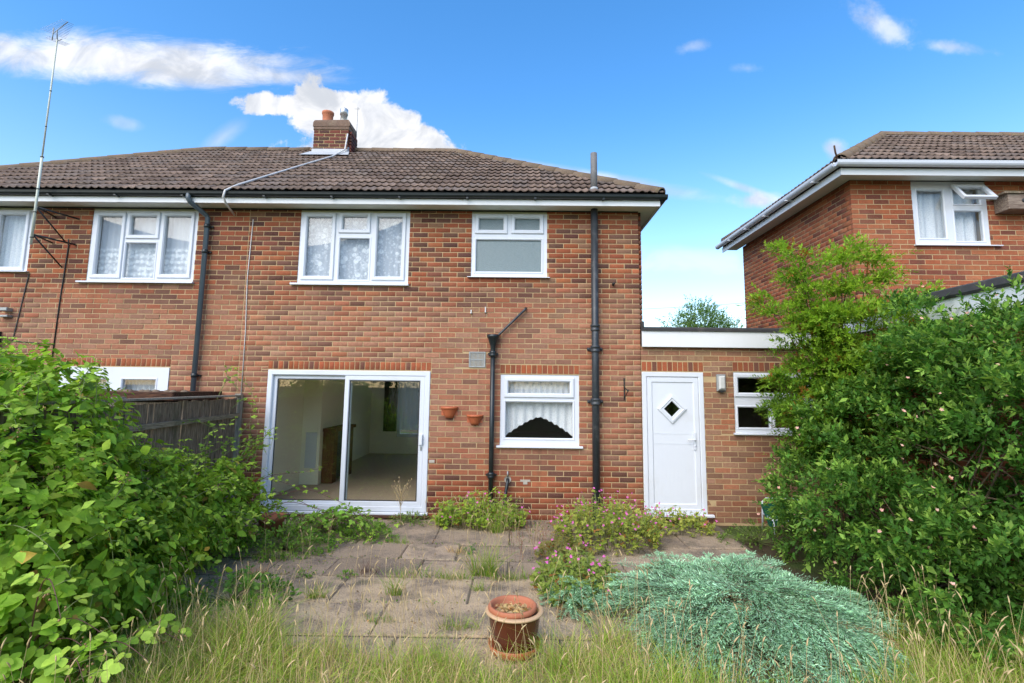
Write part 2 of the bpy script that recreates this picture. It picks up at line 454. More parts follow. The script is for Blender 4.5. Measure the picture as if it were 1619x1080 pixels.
class MB:
    def __init__(self):
        self.v, self.f, self.c, self.sm = [], [], [], []
    def add(self, vs, fs, smooth=False):
        b = len(self.v)
        self.v += [tuple(p) for p in vs]
        self.f += [tuple(b + i for i in q) for q in fs]
        self.sm += [smooth] * len(fs)
        return self
    def box(self, x0, x1, y0, y1, z0, z1, ch=0.0):
        if ch <= 0:
            vs = [(x0, y0, z0), (x1, y0, z0), (x1, y1, z0), (x0, y1, z0), (x0, y0, z1), (x1, y0, z1), (x1, y1, z1), (x0, y1, z1)]
            return self.add(vs, [(0, 3, 2, 1), (4, 5, 6, 7), (0, 1, 5, 4), (1, 2, 6, 5), (2, 3, 7, 6), (3, 0, 4, 7)])
        c = ch
        vs = [(x0 + c, y0, z0 + c), (x1 - c, y0, z0 + c), (x1 - c, y0, z1 - c), (x0 + c, y0, z1 - c),
              (x0, y0 + c, z0), (x1, y0 + c, z0), (x1, y0 + c, z1), (x0, y0 + c, z1),
              (x0, y1, z0), (x1, y1, z0), (x1, y1, z1), (x0, y1, z1)]
        fs = [(0, 1, 2, 3)]
        for a in (0, 4):
            fs += [(a, a + 4, a + 5, a + 1), (a + 1, a + 5, a + 6, a + 2), (a + 2, a + 6, a + 7, a + 3), (a + 3, a + 7, a + 4, a)]
        fs.append((11, 10, 9, 8))
        return self.add(vs, fs)
    def loops(self, loops, closed=True, cap0=False, cap1=False, smooth=False, ring=True):
        n = len(loops[0]); b = len(self.v); fs = []
        vs = [p for lp in loops for p in lp]
        for i in range(len(loops) - 1):
            for j in range(n if ring else n - 1):
                k = (j + 1) % n
                fs.append((i * n + j, i * n + k, (i + 1) * n + k, (i + 1) * n + j))
        if closed:
            for j in range(n):
                k = (j + 1) % n; i = len(loops) - 1
                fs.append((i * n + j, i * n + k, k, j))
        if cap0: fs.append(tuple(range(n - 1, -1, -1)))
        if cap1: fs.append(tuple((len(loops) - 1) * n + j for j in range(n)))
        return self.add(vs, fs, smooth)
    def ring(self, x0, x1, z0, z1, w, yf, yb, ch=0.008):
        def lp(d, y): return [(x0 + d, y, z0 + d), (x1 - d, y, z0 + d), (x1 - d, y, z1 - d), (x0 + d, y, z1 - d)]
        return self.loops([lp(0, yb), lp(0, yf + ch * .5), lp(ch * .5, yf), lp(w - ch, yf), lp(w, yf + ch), lp(w, yb)])
    def plate(self, x0, x1, z0, z1, holes, yf, yb):
        xs = sorted({x0, x1, *[min(max(h[i], x0), x1) for h in holes for i in (0, 1)]})
        zs = sorted({z0, z1, *[min(max(h[i], z0), z1) for h in holes for i in (2, 3)]})
        def solid(i, j):
            if i < 0 or j < 0 or i >= len(xs) - 1 or j >= len(zs) - 1: return False
            cx, cz = (xs[i] + xs[i + 1]) / 2, (zs[j] + zs[j + 1]) / 2
            return not any(h[0] < cx < h[1] and h[2] < cz < h[3] for h in holes)
        for i in range(len(xs) - 1):
            for j in range(len(zs) - 1):
                if not solid(i, j): continue
                a, b, c, d = xs[i], xs[i + 1], zs[j], zs[j + 1]
                self.add([(a, yf, c), (b, yf, c), (b, yf, d), (a, yf, d)], [(0, 1, 2, 3)])
                self.add([(a, yb, c), (b, yb, c), (b, yb, d), (a, yb, d)], [(3, 2, 1, 0)])
                if not solid(i - 1, j): self.add([(a, yf, c), (a, yf, d), (a, yb, d), (a, yb, c)], [(0, 1, 2, 3)])
                if not solid(i + 1, j): self.add([(b, yf, c), (b, yb, c), (b, yb, d), (b, yf, d)], [(0, 1, 2, 3)])
                if not solid(i, j - 1): self.add([(a, yf, c), (a, yb, c), (b, yb, c), (b, yf, c)], [(0, 1, 2, 3)])
                if not solid(i, j + 1): self.add([(a, yf, d), (b, yf, d), (b, yb, d), (a, yb, d)], [(0, 1, 2, 3)])
        return self
    def tube(self, pts, r, n=8, cap=True, smooth=True):
        pts = [Vector(p) for p in pts]
        rs = r if isinstance(r, (list, tuple)) else [r] * len(pts)
        loops = []; up = None
        for i, p in enumerate(pts):
            a = pts[max(i - 1, 0)]; b = pts[min(i + 1, len(pts) - 1)]
            d = (b - a).normalized()
            if up is None:
                up = Vector((0, 0, 1)) if abs(d.z) < 0.9 else Vector((1, 0, 0))
            s = d.cross(up).normalized(); t = s.cross(d).normalized(); up = t
            loops.append([tuple(p + (s * math.cos(2 * math.pi * k / n) + t * math.sin(2 * math.pi * k / n)) * rs[i]) for k in range(n)])
        return self.loops(loops, closed=False, cap0=cap, cap1=cap, smooth=smooth)
    def lathe(self, prof, c=(0, 0, 0), n=24, cap0=False, cap1=False, smooth=True, a0=0, a1=2 * math.pi):
        full = abs(a1 - a0 - 2 * math.pi) < 1e-6
        m = n if full else n + 1
        loops = [[(c[0] + r * math.cos(a0 + (a1 - a0) * k / n), c[1] + r * math.sin(a0 + (a1 - a0) * k / n), c[2] + z) for k in range(m)] for r, z in prof]
        return self.loops(loops, closed=False, cap0=cap0, cap1=cap1, smooth=smooth, ring=full)
    def extrude(self, poly, axis, a, b, smooth=False):
        def P(q, t):
            if axis == 'x': return (t, q[0], q[1])
            if axis == 'y': return (q[0], t, q[1])
            return (q[0], q[1], t)
        n = len(poly)
        self.loops([[P(q, a) for q in poly], [P(q, b) for q in poly]], closed=False, smooth=smooth)
        self.add([P(q, a) for q in poly], [tuple(range(n - 1, -1, -1))]); self.add([P(q, b) for q in poly], [tuple(range(n))])
        return self
    def mesh(self, name, mat):
        me = bpy.data.meshes.new(name)
        me.from_pydata(self.v, [], self.f)
        me.polygons.foreach_set('use_smooth', self.sm)
        if mat is not None: me.materials.append(mat)
        me.update()
        return me
    def build(self, name, mat, parent=None, loc=(0, 0, 0), label=None, kind=None):
        me = self.mesh(name, MT[mat] if isinstance(mat, str) else mat)
        import bmesh
        bm = bmesh.new(); bm.from_mesh(me); bmesh.ops.recalc_face_normals(bm, faces=bm.faces); bm.to_mesh(me); bm.free()
        o = bpy.data.objects.new(name, me)
        COL.objects.link(o); o.location = loc
        adopt(o, parent)
        if label: o['label'] = label
        if kind: o['kind'] = kind
        return o


def numpy_mesh(name, V, F, mat, tint=None, smooth=False, ngon=None):
    """V (n,3); F (m,k) all faces of k corners; tint (n,3) linear colour per vertex"""
    me = bpy.data.meshes.new(name)
    V = np.ascontiguousarray(V, dtype=np.float32); F = np.ascontiguousarray(F, dtype=np.int32)
    k = F.shape[1]
    me.vertices.add(len(V)); me.vertices.foreach_set('co', V.ravel())
    me.loops.add(F.size); me.loops.foreach_set('vertex_index', F.ravel())
    me.polygons.add(len(F)); me.polygons.foreach_set('loop_start', np.arange(0, F.size, k, dtype=np.int32))
    if smooth: me.polygons.foreach_set('use_smooth', np.ones(len(F), dtype=bool))
    if tint is not None:
        a = me.attributes.new('tint', 'FLOAT_COLOR', 'POINT')
        c = np.ones((len(V), 4), dtype=np.float32); c[:, :3] = tint
        a.data.foreach_set('color', c.ravel())
    me.materials.append(mat)
    me.update(calc_edges=True); me.validate()
    return me


def put(name, me, parent=None, loc=(0, 0, 0), color=None, kind=None):
    o = bpy.data.objects.new(name, me)
    COL.objects.link(o); o.location = loc
    adopt(o, parent)
    if color is not None: o.color = (*color, 1)
    if kind: o['kind'] = kind
    return o


# ------------------------------------------------------------------ bricks
BRICK_COLS = {
    'house': [((0.285, 0.078, 0.034), 0.25), ((0.245, 0.064, 0.030), 0.20), ((0.185, 0.066, 0.040), 0.16), ((0.082, 0.032, 0.026), 0.13),
              ((0.125, 0.060, 0.043), 0.12), ((0.36, 0.110, 0.045), 0.07), ((0.235, 0.125, 0.075), 0.07)],
    'neighbour': [((0.37, 0.108, 0.045), 0.5), ((0.315, 0.084, 0.037), 0.27), ((0.18, 0.052, 0.033), 0.14), ((0.41, 0.145, 0.066), 0.09)],
    'link': [((0.335, 0.165, 0.095), 0.36), ((0.30, 0.170, 0.105), 0.28), ((0.225, 0.115, 0.075), 0.2), ((0.35, 0.140, 0.075), 0.16)],
    'soldier': [((0.33, 0.088, 0.036), 0.6), ((0.25, 0.070, 0.034), 0.25), ((0.14, 0.055, 0.038), 0.15)],
    'stack': [((0.12, 0.034, 0.028), 0.5), ((0.165, 0.044, 0.033), 0.25), ((0.06, 0.029, 0.028), 0.25)],
}


def brick_col(style):
    cs = BRICK_COLS[style]
    p = np.array([c[1] for c in cs]); i = rng.choice(len(cs), p=p / p.sum())
    return tuple(np.array(cs[i][0]) * (1 + rng.normal(0, 0.09)) * (1 + rng.normal(0, 0.03, 3)))


def unit_brick(name, w, h):
    return MB().box(0, w, 0, 0.05, 0, h, 0.0025).mesh(name, MT['brick_o'])


UNIT = {}


def subtract(rect, holes):
    out = [rect]
    for h in holes:
        nxt = []
        for a, b, c, d in out:
            if h[1] <= a or h[0] >= b or h[3] <= c or h[2] >= d:
                nxt.append((a, b, c, d)); continue
            if h[2] > c: nxt.append((a, b, c, h[2]))
            if h[3] < d: nxt.append((a, b, h[3], d))
            c2, d2 = max(c, h[2]), min(d, h[3])
            if h[0] > a: nxt.append((a, h[0], c2, d2))
            if h[1] < b: nxt.append((h[1], b, c2, d2))
        out = nxt
    return out


def brickwork(parent, O, U, width, z0, z1, holes, style, singles=300, soldiers=(), start=0, weather=True, score=None, jt=0.011):
    """stretcher bond on the plane through O along unit U (2D) facing N; holes in (u, z). Bricks stand 8 mm proud of the mortar."""
    O = Vector(O); U3 = Vector((U[0], U[1], 0)); N = Vector((U[1], -U[0], 0))
    pieces = []
    solid_holes = list(holes) + [s[:4] for s in soldiers]
    nrow = int(math.ceil((z1 - z0) / 0.075))
    for r in range(nrow):
        zc = z0 + r * 0.075
        h = min(0.075 - jt, z1 - zc)
        if h < 0.02: continue
        x = -0.1125 if (r + start) % 2 else 0.0
        while x < width:
            a, b = max(x, 0.0), min(x + 0.225 - jt, width)
            if b - a > 0.03:
                for p in subtract((a, b, zc, zc + h), solid_holes):
                    if p[1] - p[0] > 0.03 and p[3] - p[2] > 0.02:
                        pieces.append((*p, style))
            x += 0.225
    for s in soldiers:
        n = max(1, round((s[1] - s[0]) / 0.075)); w = (s[1] - s[0]) / n
        for k in range(n):
            pieces.append((s[0] + k * w + 0.004, s[0] + (k + 1) * w - 0.006, s[2] + 0.004, s[3] - 0.008, 'soldier'))
    info = []
    for p in pieces:
        c = brick_col(p[4])
        mid = O + U3 * ((p[0] + p[1]) / 2); zc = (p[2] + p[3]) / 2
        if weather and p[4] != 'soldier':
            k = max(0.0, min(1.0, (zc - 0.5) / 0.5)) * max(0.0, min(1.0, (3.45 - zc) / 0.7))
            k *= 0.5 * rng.random() + 0.20
            c = tuple(np.array(c) * (1 - k) + np.array((0.43, 0.225, 0.145)) * k)
        d = (mid + Vector((0, 0, zc)) - CAM)
        s = score(mid.x, mid.y, zc) if score else -d.length
        info.append((s - (10 if (p[1] - p[0]) < 0.09 and p[4] != 'soldier' else 0), p, c))
    info.sort(key=lambda q: -q[0])
    base = O
    ang = math.atan2(U[1], U[0])
    for s, p, c in info[:singles]:
        w, h = round(p[1] - p[0], 3), round(p[3] - p[2], 3)
        key = (w, h)
        if key not in UNIT: UNIT[key] = unit_brick("brick", w, h)
        o = bpy.data.objects.new("brick", UNIT[key]); COL.objects.link(o)
        o.location = base + U3 * p[0] + Vector((0, 0, p[2])) + N * rng.normal(0, 0.0012)
        o.rotation_euler = (rng.normal(0, 0.006), 0, ang + rng.normal(0, 0.004))
        adopt(o, parent); o.color = (*c, 1)
    rest = info[singles:]
    if rest:
        V = []; F = []; T = []
        for i, (s, p, c) in enumerate(rest):
            m = MB().box(p[0], p[1], 0, 0.05, p[2], p[3], 0.0025)
            jit = rng.normal(0, 0.0012); tilt = rng.normal(0, 0.006)
            b = len(V)
            for (x, y, z) in m.v:
                y2 = y + jit + tilt * (z - p[2])
                q = base + U3 * x + Vector((0, 0, z)) - N * y2
                V.append((q.x, q.y, q.z)); T.append(c)
            F += [tuple(b + j for j in f) for f in m.f]
        me = numpy_mesh("brick_courses", np.array(V), np.array(F), MT['brick_a'], np.array(T))
        put("brick_courses", me, parent, kind='stuff')
    return len(pieces)


# ------------------------------------------------------------------ windows
def curtain(parent, x0, x1, z0, z1, y, mat, waves=None, amp=0.02, name='net_curtain', bottom=None, label=None):
    n = max(12, int((x1 - x0) / 0.02)); nz = 10
    waves = waves or (x1 - x0) / 0.09
    V = []; F = []
    ph = rng.random() * 6
    for j in range(nz + 1):
        for i in range(n + 1):
            u = i / n; x = x0 + (x1 - x0) * u
            zb = z0 if bottom is None else bottom(x)
            z = z1 + (zb - z1) * j / nz
            V.append((x, y + amp * math.sin(u * waves * 2 * math.pi + ph + 0.7 * math.sin(u * 9)) * (0.6 + 0.4 * j / nz), z))
    for j in range(nz):
        for i in range(n):
            a = j * (n + 1) + i
            F.append((a, a + 1, a + n + 2, a + n + 1))
    me = numpy_mesh(name, np.array(V), np.array(F), MT[mat], None, True)
    o = put(name, me, parent)
    if label: o['label'] = label
    return o


def window(parent, x0, x1, z0, z1, lights, yf=0.012, depth=0.065, sill=None, pane='glass', label=None, name='window'):
    """lights: (gx0,gx1,gz0,gz1,is_sash) glass rectangles"""
    holes = []
    for g in lights:
        e = 0.042 if g[4] else 0.0
        holes.append((g[0] - e, g[1] + e, g[2] - e, g[3] + e))
    m = MB().plate(x0, x1, z0, z1, holes, yf, yf + depth)
    for g in lights:
        if not g[4]:
            m.ring(g[0] - 0.018, g[1] + 0.018, g[2] - 0.018, g[3] + 0.018, 0.03, yf - 0.007, yf + 0.02, 0.012)
    fr = m.build(name, 'upvc', parent, label=label)
    for g in lights:
        if g[4]:
            MB().ring(g[0] - 0.052, g[1] + 0.052, g[2] - 0.052, g[3] + 0.052, 0.06, yf - 0.022, yf + 0.045, 0.016).build('sash', 'upvc', fr)
        MB().ring(g[0] - 0.012, g[1] + 0.012, g[2] - 0.012, g[3] + 0.012, 0.016, yf + 0.012, yf + 0.024, 0.003).build('gasket', 'seal', fr)
        MB().box(g[0] - 0.01, g[1] + 0.01, yf + 0.026, yf + 0.032, g[2] - 0.01, g[3] + 0.01).build('pane', pane, fr)
    if sill:
        a, b, c, d, pr = sill
        MB().extrude([(yf + 0.05, d), (-pr, d - 0.012), (-pr - 0.006, d - 0.018), (-pr - 0.006, c), (-pr + 0.012, c), (yf + 0.05, c + 0.004)], 'x', a, b).build('sill', 'upvc', fr)
    return fr


# ------------------------------------------------------------------ roofs
def tile_profile(x, p=0.11, h=0.02):
    return h * (0.5 + 0.5 * math.cos(2 * math.pi * x / p)) ** 1.6


def tile_mesh(x0b, x1b, x0t, x1t, L, S, U, N, name="roof_tile", thick=0.016):
    """a rolled concrete tile; corners given along U at the lower and the upper edge; L up the slope"""
    n = max(2, int(round(max(x1b - x0b, x1t - x0t) / 0.0183)))
    V = []; F = []
    lift = 0.042
    for j, (a, b, s, lf) in enumerate(((x0b, x1b, 0.0, lift), (x0t, x1t, L, 0.004))):
        for i in range(n + 1):
            x = a + (b - a) * i / n
            V.append(tuple(U * x + S * s + N * (lf + tile_profile(x))))
    for i in range(n + 1):
        x = x0b + (x1b - x0b) * i / n
        V.append(tuple(U * x + N * (lift + tile_profile(x) - thick)))
    for i in range(n):
        F.append((i, i + 1, n + 2 + i, n + 1 + i))
        F.append((2 * n + 2 + i, 2 * n + 3 + i, i + 1, i))
    return V, F


def tile_col():
    b = random.choice(((0.215, 0.155, 0.122), (0.175, 0.125, 0.10), (0.245, 0.178, 0.142), (0.195, 0.152, 0.13)))
    k = rng.normal(1, 0.12)
    return tuple(max(0.02, x * k) for x in b)


TILE_SHARED = {}


def tile_slope(parent, O, U, S, smax, lb, rb, singles=True, gauge=0.30, w=0.22):
    """lb(s), rb(s): left and right bound along U at slope distance s"""
    O, U, S = Vector(O), Vector(U), Vector(S)
    N = U.cross(S).normalized()
    rows = int(math.ceil(smax / gauge))
    JV, JF, JT = [], [], []
    for r in range(rows):
        s0 = r * gauge; s1 = min(s0 + gauge + 0.06, smax)
        if s1 - s0 < 0.08: continue
        L0, R0, L1, R1 = lb(s0), rb(s0), lb(s1), rb(s1)
        k0 = int(math.floor(min(L0, L1) / w)); k1 = int(math.ceil(max(R0, R1) / w))
        for k in range(k0, k1):
            a, b = k * w, (k + 1) * w - 0.003
            q = (max(a, L0), min(b, R0), max(a, L1), min(b, R1))
            wb, wt = q[1] - q[0], q[3] - q[2]
            if wb < 0.015 and wt < 0.015: continue
            if wb < 0: q = (q[0], q[0] + 0.001, q[2], q[3]) if L0 > a else (q[1] - 0.001, q[1], q[2], q[3])
            if wt < 0: q = (q[0], q[1], q[2], q[2] + 0.001) if L1 > a else (q[0], q[1], q[3] - 0.001, q[3])
            full = wb > w - 0.01 and wt > w - 0.01
            jit = N * rng.normal(0, 0.0018) + U * rng.normal(0, 0.001) + S * rng.normal(0, 0.0015)
            c = tile_col()
            if singles:
                if full:
                    key = (round(U.x, 3), round(U.y, 3), round(S.z, 3), round(s1 - s0, 2))
                    if key not in TILE_SHARED:
                        V, F = tile_mesh(0, w - 0.003, 0, w - 0.003, s1 - s0, S, U, N)
                        TILE_SHARED[key] = numpy_mesh("roof_tile", np.array(V), np.array(F), MT['tile_o'], None, True)
                    me = TILE_SHARED[key]; loc = O + U * a + S * s0 + jit
                else:
                    V, F = tile_mesh(q[0] - a, q[1] - a, q[2] - a, q[3] - a, s1 - s0, S, U, N)
                    me = numpy_mesh("roof_tile", np.array(V), np.array(F), MT['tile_o'], None, True); loc = O + U * a + S * s0 + jit
                put("roof_tile", me, parent, tuple(loc), c)
            else:
                V, F = tile_mesh(q[0] - a, q[1] - a, q[2] - a, q[3] - a, s1 - s0, S, U, N)
                bb = len(JV); off = O + U * a + S * s0 + jit
                JV += [tuple(Vector(v) + off) for v in V]; JF += [tuple(bb + i for i in f) for f in F]; JT += [c] * len(V)
    if JV:
        put("tile_courses", numpy_mesh("tile_courses", np.array(JV), np.array(JF), MT['tile_a'], np.array(JT), True), parent, kind='stuff')


def ridge_run(parent, A, B, r=0.10, step=0.45, name="ridge_tile", mat='ridge'):
    A, B = Vector(A), Vector(B)
    d = B - A; n = max(1, round(d.length / step)); D = d.normalized()
    side = D.cross(Vector((0, 0, 1))).normalized(); up = side.cross(D).normalized()
    st = d.length / n
    for k in range(n):
        p = A + D * (k * st)
        loops = []
        for t, rr in ((-0.02, r), (st, r * 0.9)):
            loops.append([tuple(p + D * t + side * math.cos(a) * rr + up * (math.sin(a) * rr - 0.045) + up * rng.normal(0, 0.001)) for a in np.linspace(math.pi * -0.02, math.pi * 1.02, 9)])
        inner = [tuple(Vector(q) - up * 0.02) for q in loops[0]]
        m = MB().loops([inner, loops[0], loops[1]], closed=False, smooth=True, ring=False)
        m.build(name, mat, parent)


def gutter_poly(y, z, r=0.055):
    pts = [(y + r * math.cos(a), z + r * math.sin(a) * 1.05) for a in np.linspace(math.pi, 2 * math.pi, 9)]
    pts += [(y + r, z + 0.012), (y + r - 0.008, z + 0.012), (y + r - 0.012, z - 0.012), (y - r + 0.012, z - 0.012), (y - r + 0.008, z + 0.016), (y - r - 0.004, z + 0.016)]
    return pts


# ================================================================== THE SEMI-DETACHED PAIR
PX = -4.05                      # party line
XR, XL = 1.786, -9.886
ZS = 4.485                      # soffit / wall top
EY, EZ = -0.30, 4.63            # eaves line of the tile plane
HD, RZ = 3.10, 6.80             # ridge
SL = math.hypot(HD - EY, RZ - EZ)
S_F = Vector((0, (HD - EY) / SL, (RZ - EZ) / SL))
EXR, EXL = 2.085, -10.185


def roof_z(y): return EZ + (y - EY) * (RZ - EZ) / (HD - EY)


house = thing("brick_house", "brown-tiled red brick semi-detached house with white sliding patio doors and black soil pipe", "house", (-1.1, 3.1, 0))
left_house = thing("brick_house", "attached red brick house on the left with grey downpipe and lace-curtained bedroom window", "house", (-7.0, 3.1, 0))

# ---- openings (x0, x1, z0, z1)
W2 = (-3.284, -1.633, 3.33, 4.432)
W3 = (-0.703, 0.425, 3.445, 4.432)
SD = (-3.615, -1.255, 0.085, 2.048)
KW = (-0.238, 0.892, 1.0, 2.02)
VENT = (-0.702, -0.462, 2.115, 2.342)
house_holes = [(W2[0], W2[1], W2[2], ZS + 0.1), (W3[0], W3[1], W3[2], ZS + 0.1), SD, KW]
W1 = (-6.445, -4.838, 3.33, 4.432)
WL = (-8.524, -7.352, 3.45, 4.432)
LD = (-6.66, -5.06, 0.10, 2.06)
left_holes = [(W1[0], W1[1], W1[2], ZS + 0.1), (WL[0], WL[1], WL[2], ZS + 0.1), LD]

YB = 6.2


def shell(parent, x0, x1, holes, back_holes, outer):
    m = MB().plate(x0, x1, -0.3, ZS - 0.004, holes, 0.0045, 0.24)
    m.plate(x0, x1, -0.3, ZS - 0.004, back_holes, YB - 0.24, YB)
    if outer == 'R':
        m.box(x1 - 0.24, x1 - 0.008, 0.242, YB - 0.242, -0.3, ZS - 0.004)
        m.box(x0 + 0.002, x0 + 0.31, 0.242, YB - 0.242, -0.3, ZS - 0.004)
    else:
        m.box(x0 + 0.008, x0 + 0.24, 0.242, YB - 0.242, -0.3, ZS - 0.004)
    return m.build("wall", 'mortar', parent)


wall = shell(house, PX, XR, house_holes, [(-3.05, -0.9, 0.55, 2.25)], 'R')
lwall = shell(left_house, XL, PX, left_holes, [], 'L')


def score_house(x, y, z):
    d = Vector((x, y, z)) - CAM
    s = -d.length
    if abs(x - 1.12) < 0.12: s -= 5
    if z < 0.35: s -= 3
    return s


hh = [(a - PX, b - PX, c, d) for a, b, c, d in house_holes + [VENT]]
brickwork(wall, (PX, 0, 0), (1, 0), XR - PX, 0.0, ZS, hh, 'house', 300,
          soldiers=[(SD[0] - PX - 0.01, SD[1] - PX + 0.01, SD[3] + 0.012, SD[3] + 0.135), (KW[0] - PX - 0.01, KW[1] - PX + 0.005, KW[3] + 0.012, KW[3] + 0.145)], score=score_house)
lh = [(a - XL, b - XL, c, d) for a, b, c, d in left_holes]


def score_left(x, y, z):
    s = -(Vector((x, y, z)) - CAM).length
    if z < 2.2: s -= 6
    return s


brickwork(lwall, (XL, 0, 0), (1, 0), PX - XL - 0.01, 0.0, ZS, lh, 'house', 300,
          soldiers=[(LD[0] - XL - 0.01, LD[1] - XL + 0.01, LD[3] + 0.012, LD[3] + 0.135)], score=score_left)
brickwork(wall, (XR, YB, 0), (0, -1), YB - 0.054, 0.0, ZS, [], 'house', 0)

# cement patches and pale smears on the joints under the kitchen window
MB().box(0.06, 0.20, -0.003, 0.02, 0.515, 0.545).box(0.10, 0.16, -0.0035, 0.02, 0.48, 0.516).box(-1.24, -1.16, -0.003, 0.02, 0.76, 0.80).build("cement_patch", 'stone', wall)

# ---- upstairs windows
win = window(house, W2[0], W2[1], W2[2] + 0.012, W2[3] - 0.008,
             [(-3.187, -2.803, 3.437, 4.357, True), (-2.652, -2.279, 4.155, 4.368, True), (-2.685, -2.224, 3.384, 4.03, False), (-2.126, -1.742, 3.437, 4.364, True)],
             sill=(-3.368, -1.618, 3.303, 3.342, 0.045), label="upstairs bedroom window with floral lace curtain")
curtain(win, W2[0] + 0.02, W2[1] - 0.02, 3.36, 4.42, 0.15, 'lace_f', amp=0.008)
win = window(house, W3[0], W3[1], W3[2] + 0.012, W3[3] - 0.008,
             [(-0.601, -0.221, 4.164, 4.357, True), (-0.06, 0.321, 4.168, 4.36, True), (-0.642, 0.351, 3.526, 4.03, False)],
             sill=(-0.752, 0.466, 3.440, 3.462, 0.045), pane='obscure', label="bathroom window of obscured glass")
win = window(left_house, W1[0], W1[1], W1[2] + 0.012, W1[3] - 0.008,
             [(-6.345, -5.99, 3.43, 4.34, True), (-5.86, -5.467, 4.04, 4.343, True), (-5.91, -5.44, 3.38, 3.93, False), (-5.337, -4.941, 3.44, 4.348, True)],
             sill=(-6.554, -4.815, 3.306, 3.342, 0.045), label="bedroom window with banded net curtain")
curtain(win, W1[0] + 0.02, W1[1] - 0.02, 3.36, 4.42, 0.15, 'lace_b', amp=0.010)
win = window(left_house, WL[0], WL[1], WL[2] + 0.012, WL[3] - 0.008,
             [(-8.42, -8.02, 3.56, 4.36, True), (-7.86, -7.46, 3.53, 4.35, True)],
             sill=(-8.57, -7.315, 3.455, 3.478, 0.045), label="window at the left edge behind the aerial pole")
curtain(win, WL[0] + 0.02, WL[1] - 0.02, 3.47, 4.42, 0.16, 'net', amp=0.03)
for nm, par, w in (("head_board", house, W2), ("head_board", house, W3), ("head_board", left_house, W1), ("head_board", left_house, WL)):
    MB().box(w[0] + 0.003, w[1] - 0.003, 0.018, 0.08, w[3] - 0.006, ZS - 0.006).build(nm, 'head', par)

# ---- kitchen window
win = window(house, KW[0], KW[1], KW[2] + 0.02, KW[3] - 0.004,
             [(-0.132, 0.769, 1.745, 1.925, True), (-0.170, 0.813, 1.11, 1.637, False)],
             sill=(-0.285, 0.941, 0.99, 1.024, 0.05), pane='glass', label="kitchen window with scalloped lace curtain")


def scallop(x):
    u = (x - (KW[0] + KW[1]) / 2) / 0.5
    b = 1.125 + 0.27 * max(0.0, 1 - (abs(u) / .98) ** 1.35)
    return b + 0.022 * abs(math.sin(x * 40))


curtain(win, KW[0] + 0.02, KW[1] - 0.02, 1.13, 1.70, 0.14, 'net', waves=9, amp=0.018, bottom=scallop)
curtain(win, KW[0] + 0.02, KW[1] - 0.02, 1.71, 1.99, 0.15, 'net', waves=13, amp=0.018)

# ---- left house lower door/window
win = window(left_house, LD[0], LD[1], LD[2], LD[3], [(-6.45, -5.95, 0.35, 1.89, False), (-5.74, -5.235, 0.35, 1.89, False)], yf=-0.012, depth=0.09, label="wide white framed garden door mostly behind the leaves")
curtain(win, LD[0] + 0.05, LD[1] - 0.05, 0.2, 2.0, 0.16, 'net', amp=0.025)

# ---- sliding patio door
pd = MB().ring(SD[0], SD[1], SD[2], SD[3], 0.075, -0.012, 0.10, 0.012).box(SD[0] + 0.07, SD[1] - 0.07, -0.006, 0.09, SD[2] + 0.072, SD[2] + 0.085).build("patio_door", 'upvc', house, label="white sliding patio door")
fx = MB().ring(-3.545, -2.40, 0.155, 1.978, 0.062, 0.035, 0.075, 0.012).build("fixed_panel", 'upvc', pd)
MB().box(-3.50, -2.45, 0.052, 0.058, 0.20, 1.93).build("pane", 'glass_dark', pd)
MB().ring(-3.487, -2.455, 0.213, 1.920, 0.012, 0.04, 0.05, 0.002).build("gasket", 'seal', pd)
sp = MB().ring(-2.49, -1.33, 0.155, 1.978, 0.072, -0.004, 0.034, 0.012).build("sliding_panel", 'upvc', pd)
MB().box(-2.43, -1.39, 0.012, 0.018, 0.21, 1.92).build("pane", 'glass_dark', pd)
MB().ring(-2.42, -1.40, 0.225, 1.908, 0.012, 0.0, 0.012, 0.002).build("gasket", 'seal', pd)
MB().box(-1.385, -1.335, -0.03, -0.0035, 1.00, 1.16, 0.008).box(-1.352, -1.34, -0.055, -0.03, 1.03, 1.14).build("handle", 'upvc', pd)
MB().box(-1.37, -1.345, -0.018, -0.0035, 0.93, 0.985, 0.004).build("lock_plate", 'galv', pd)
MB().extrude([(0.05, 0.086), (-0.045, 0.076), (-0.05, 0.07), (-0.05, 0.05), (0.05, 0.05)], 'x', SD[0] - 0.02, SD[1] + 0.02).build("threshold", 'upvc', pd)
for xx in (SD[0] + 0.035, SD[0] + 0.05):
    pass
MB().tube([(SD[0] + 0.04, -0.014, 0.16), (SD[0] + 0.04, -0.0105, 0.16)], 0.012, 8).build("drain_hole", 'seal', pd)

# ---- the room behind the patio door
room = MB()
room.box(-3.733, -3.723, 0.245, 5.95, 0.13, 2.42)                  # party wall face
room.box(-3.72, -3.40, 1.62, 2.98, 0.14, 2.42)                    # chimney breast
room.build("room_wall", 'wallpaint', house)
MB().box(-0.80, -0.70, 0.245, 5.94, 0.13, 2.42).plate(-3.72, -0.81, 0.14, 2.42, [(-3.05, -0.9, 0.55, 2.25)], 5.935, 5.955).build("room_partition", 'whitewall', house)
MB().box(-3.72, -0.81, 0.245, 5.93, 0.10, 0.135).build("room_floor", 'carpet', house)
MB().box(-3.80, 1.54, 0.245, 5.955, 2.43, 2.50).build("room_ceiling", 'whitewall', house)
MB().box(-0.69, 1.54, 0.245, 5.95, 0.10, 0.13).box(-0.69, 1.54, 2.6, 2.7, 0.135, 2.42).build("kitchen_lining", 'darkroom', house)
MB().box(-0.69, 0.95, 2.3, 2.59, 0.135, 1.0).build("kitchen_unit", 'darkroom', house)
MB().box(-3.64, -3.45, 1.600, 1.618, 0.42, 1.02, 0.004).build("wall_panel", 'radiator', house)
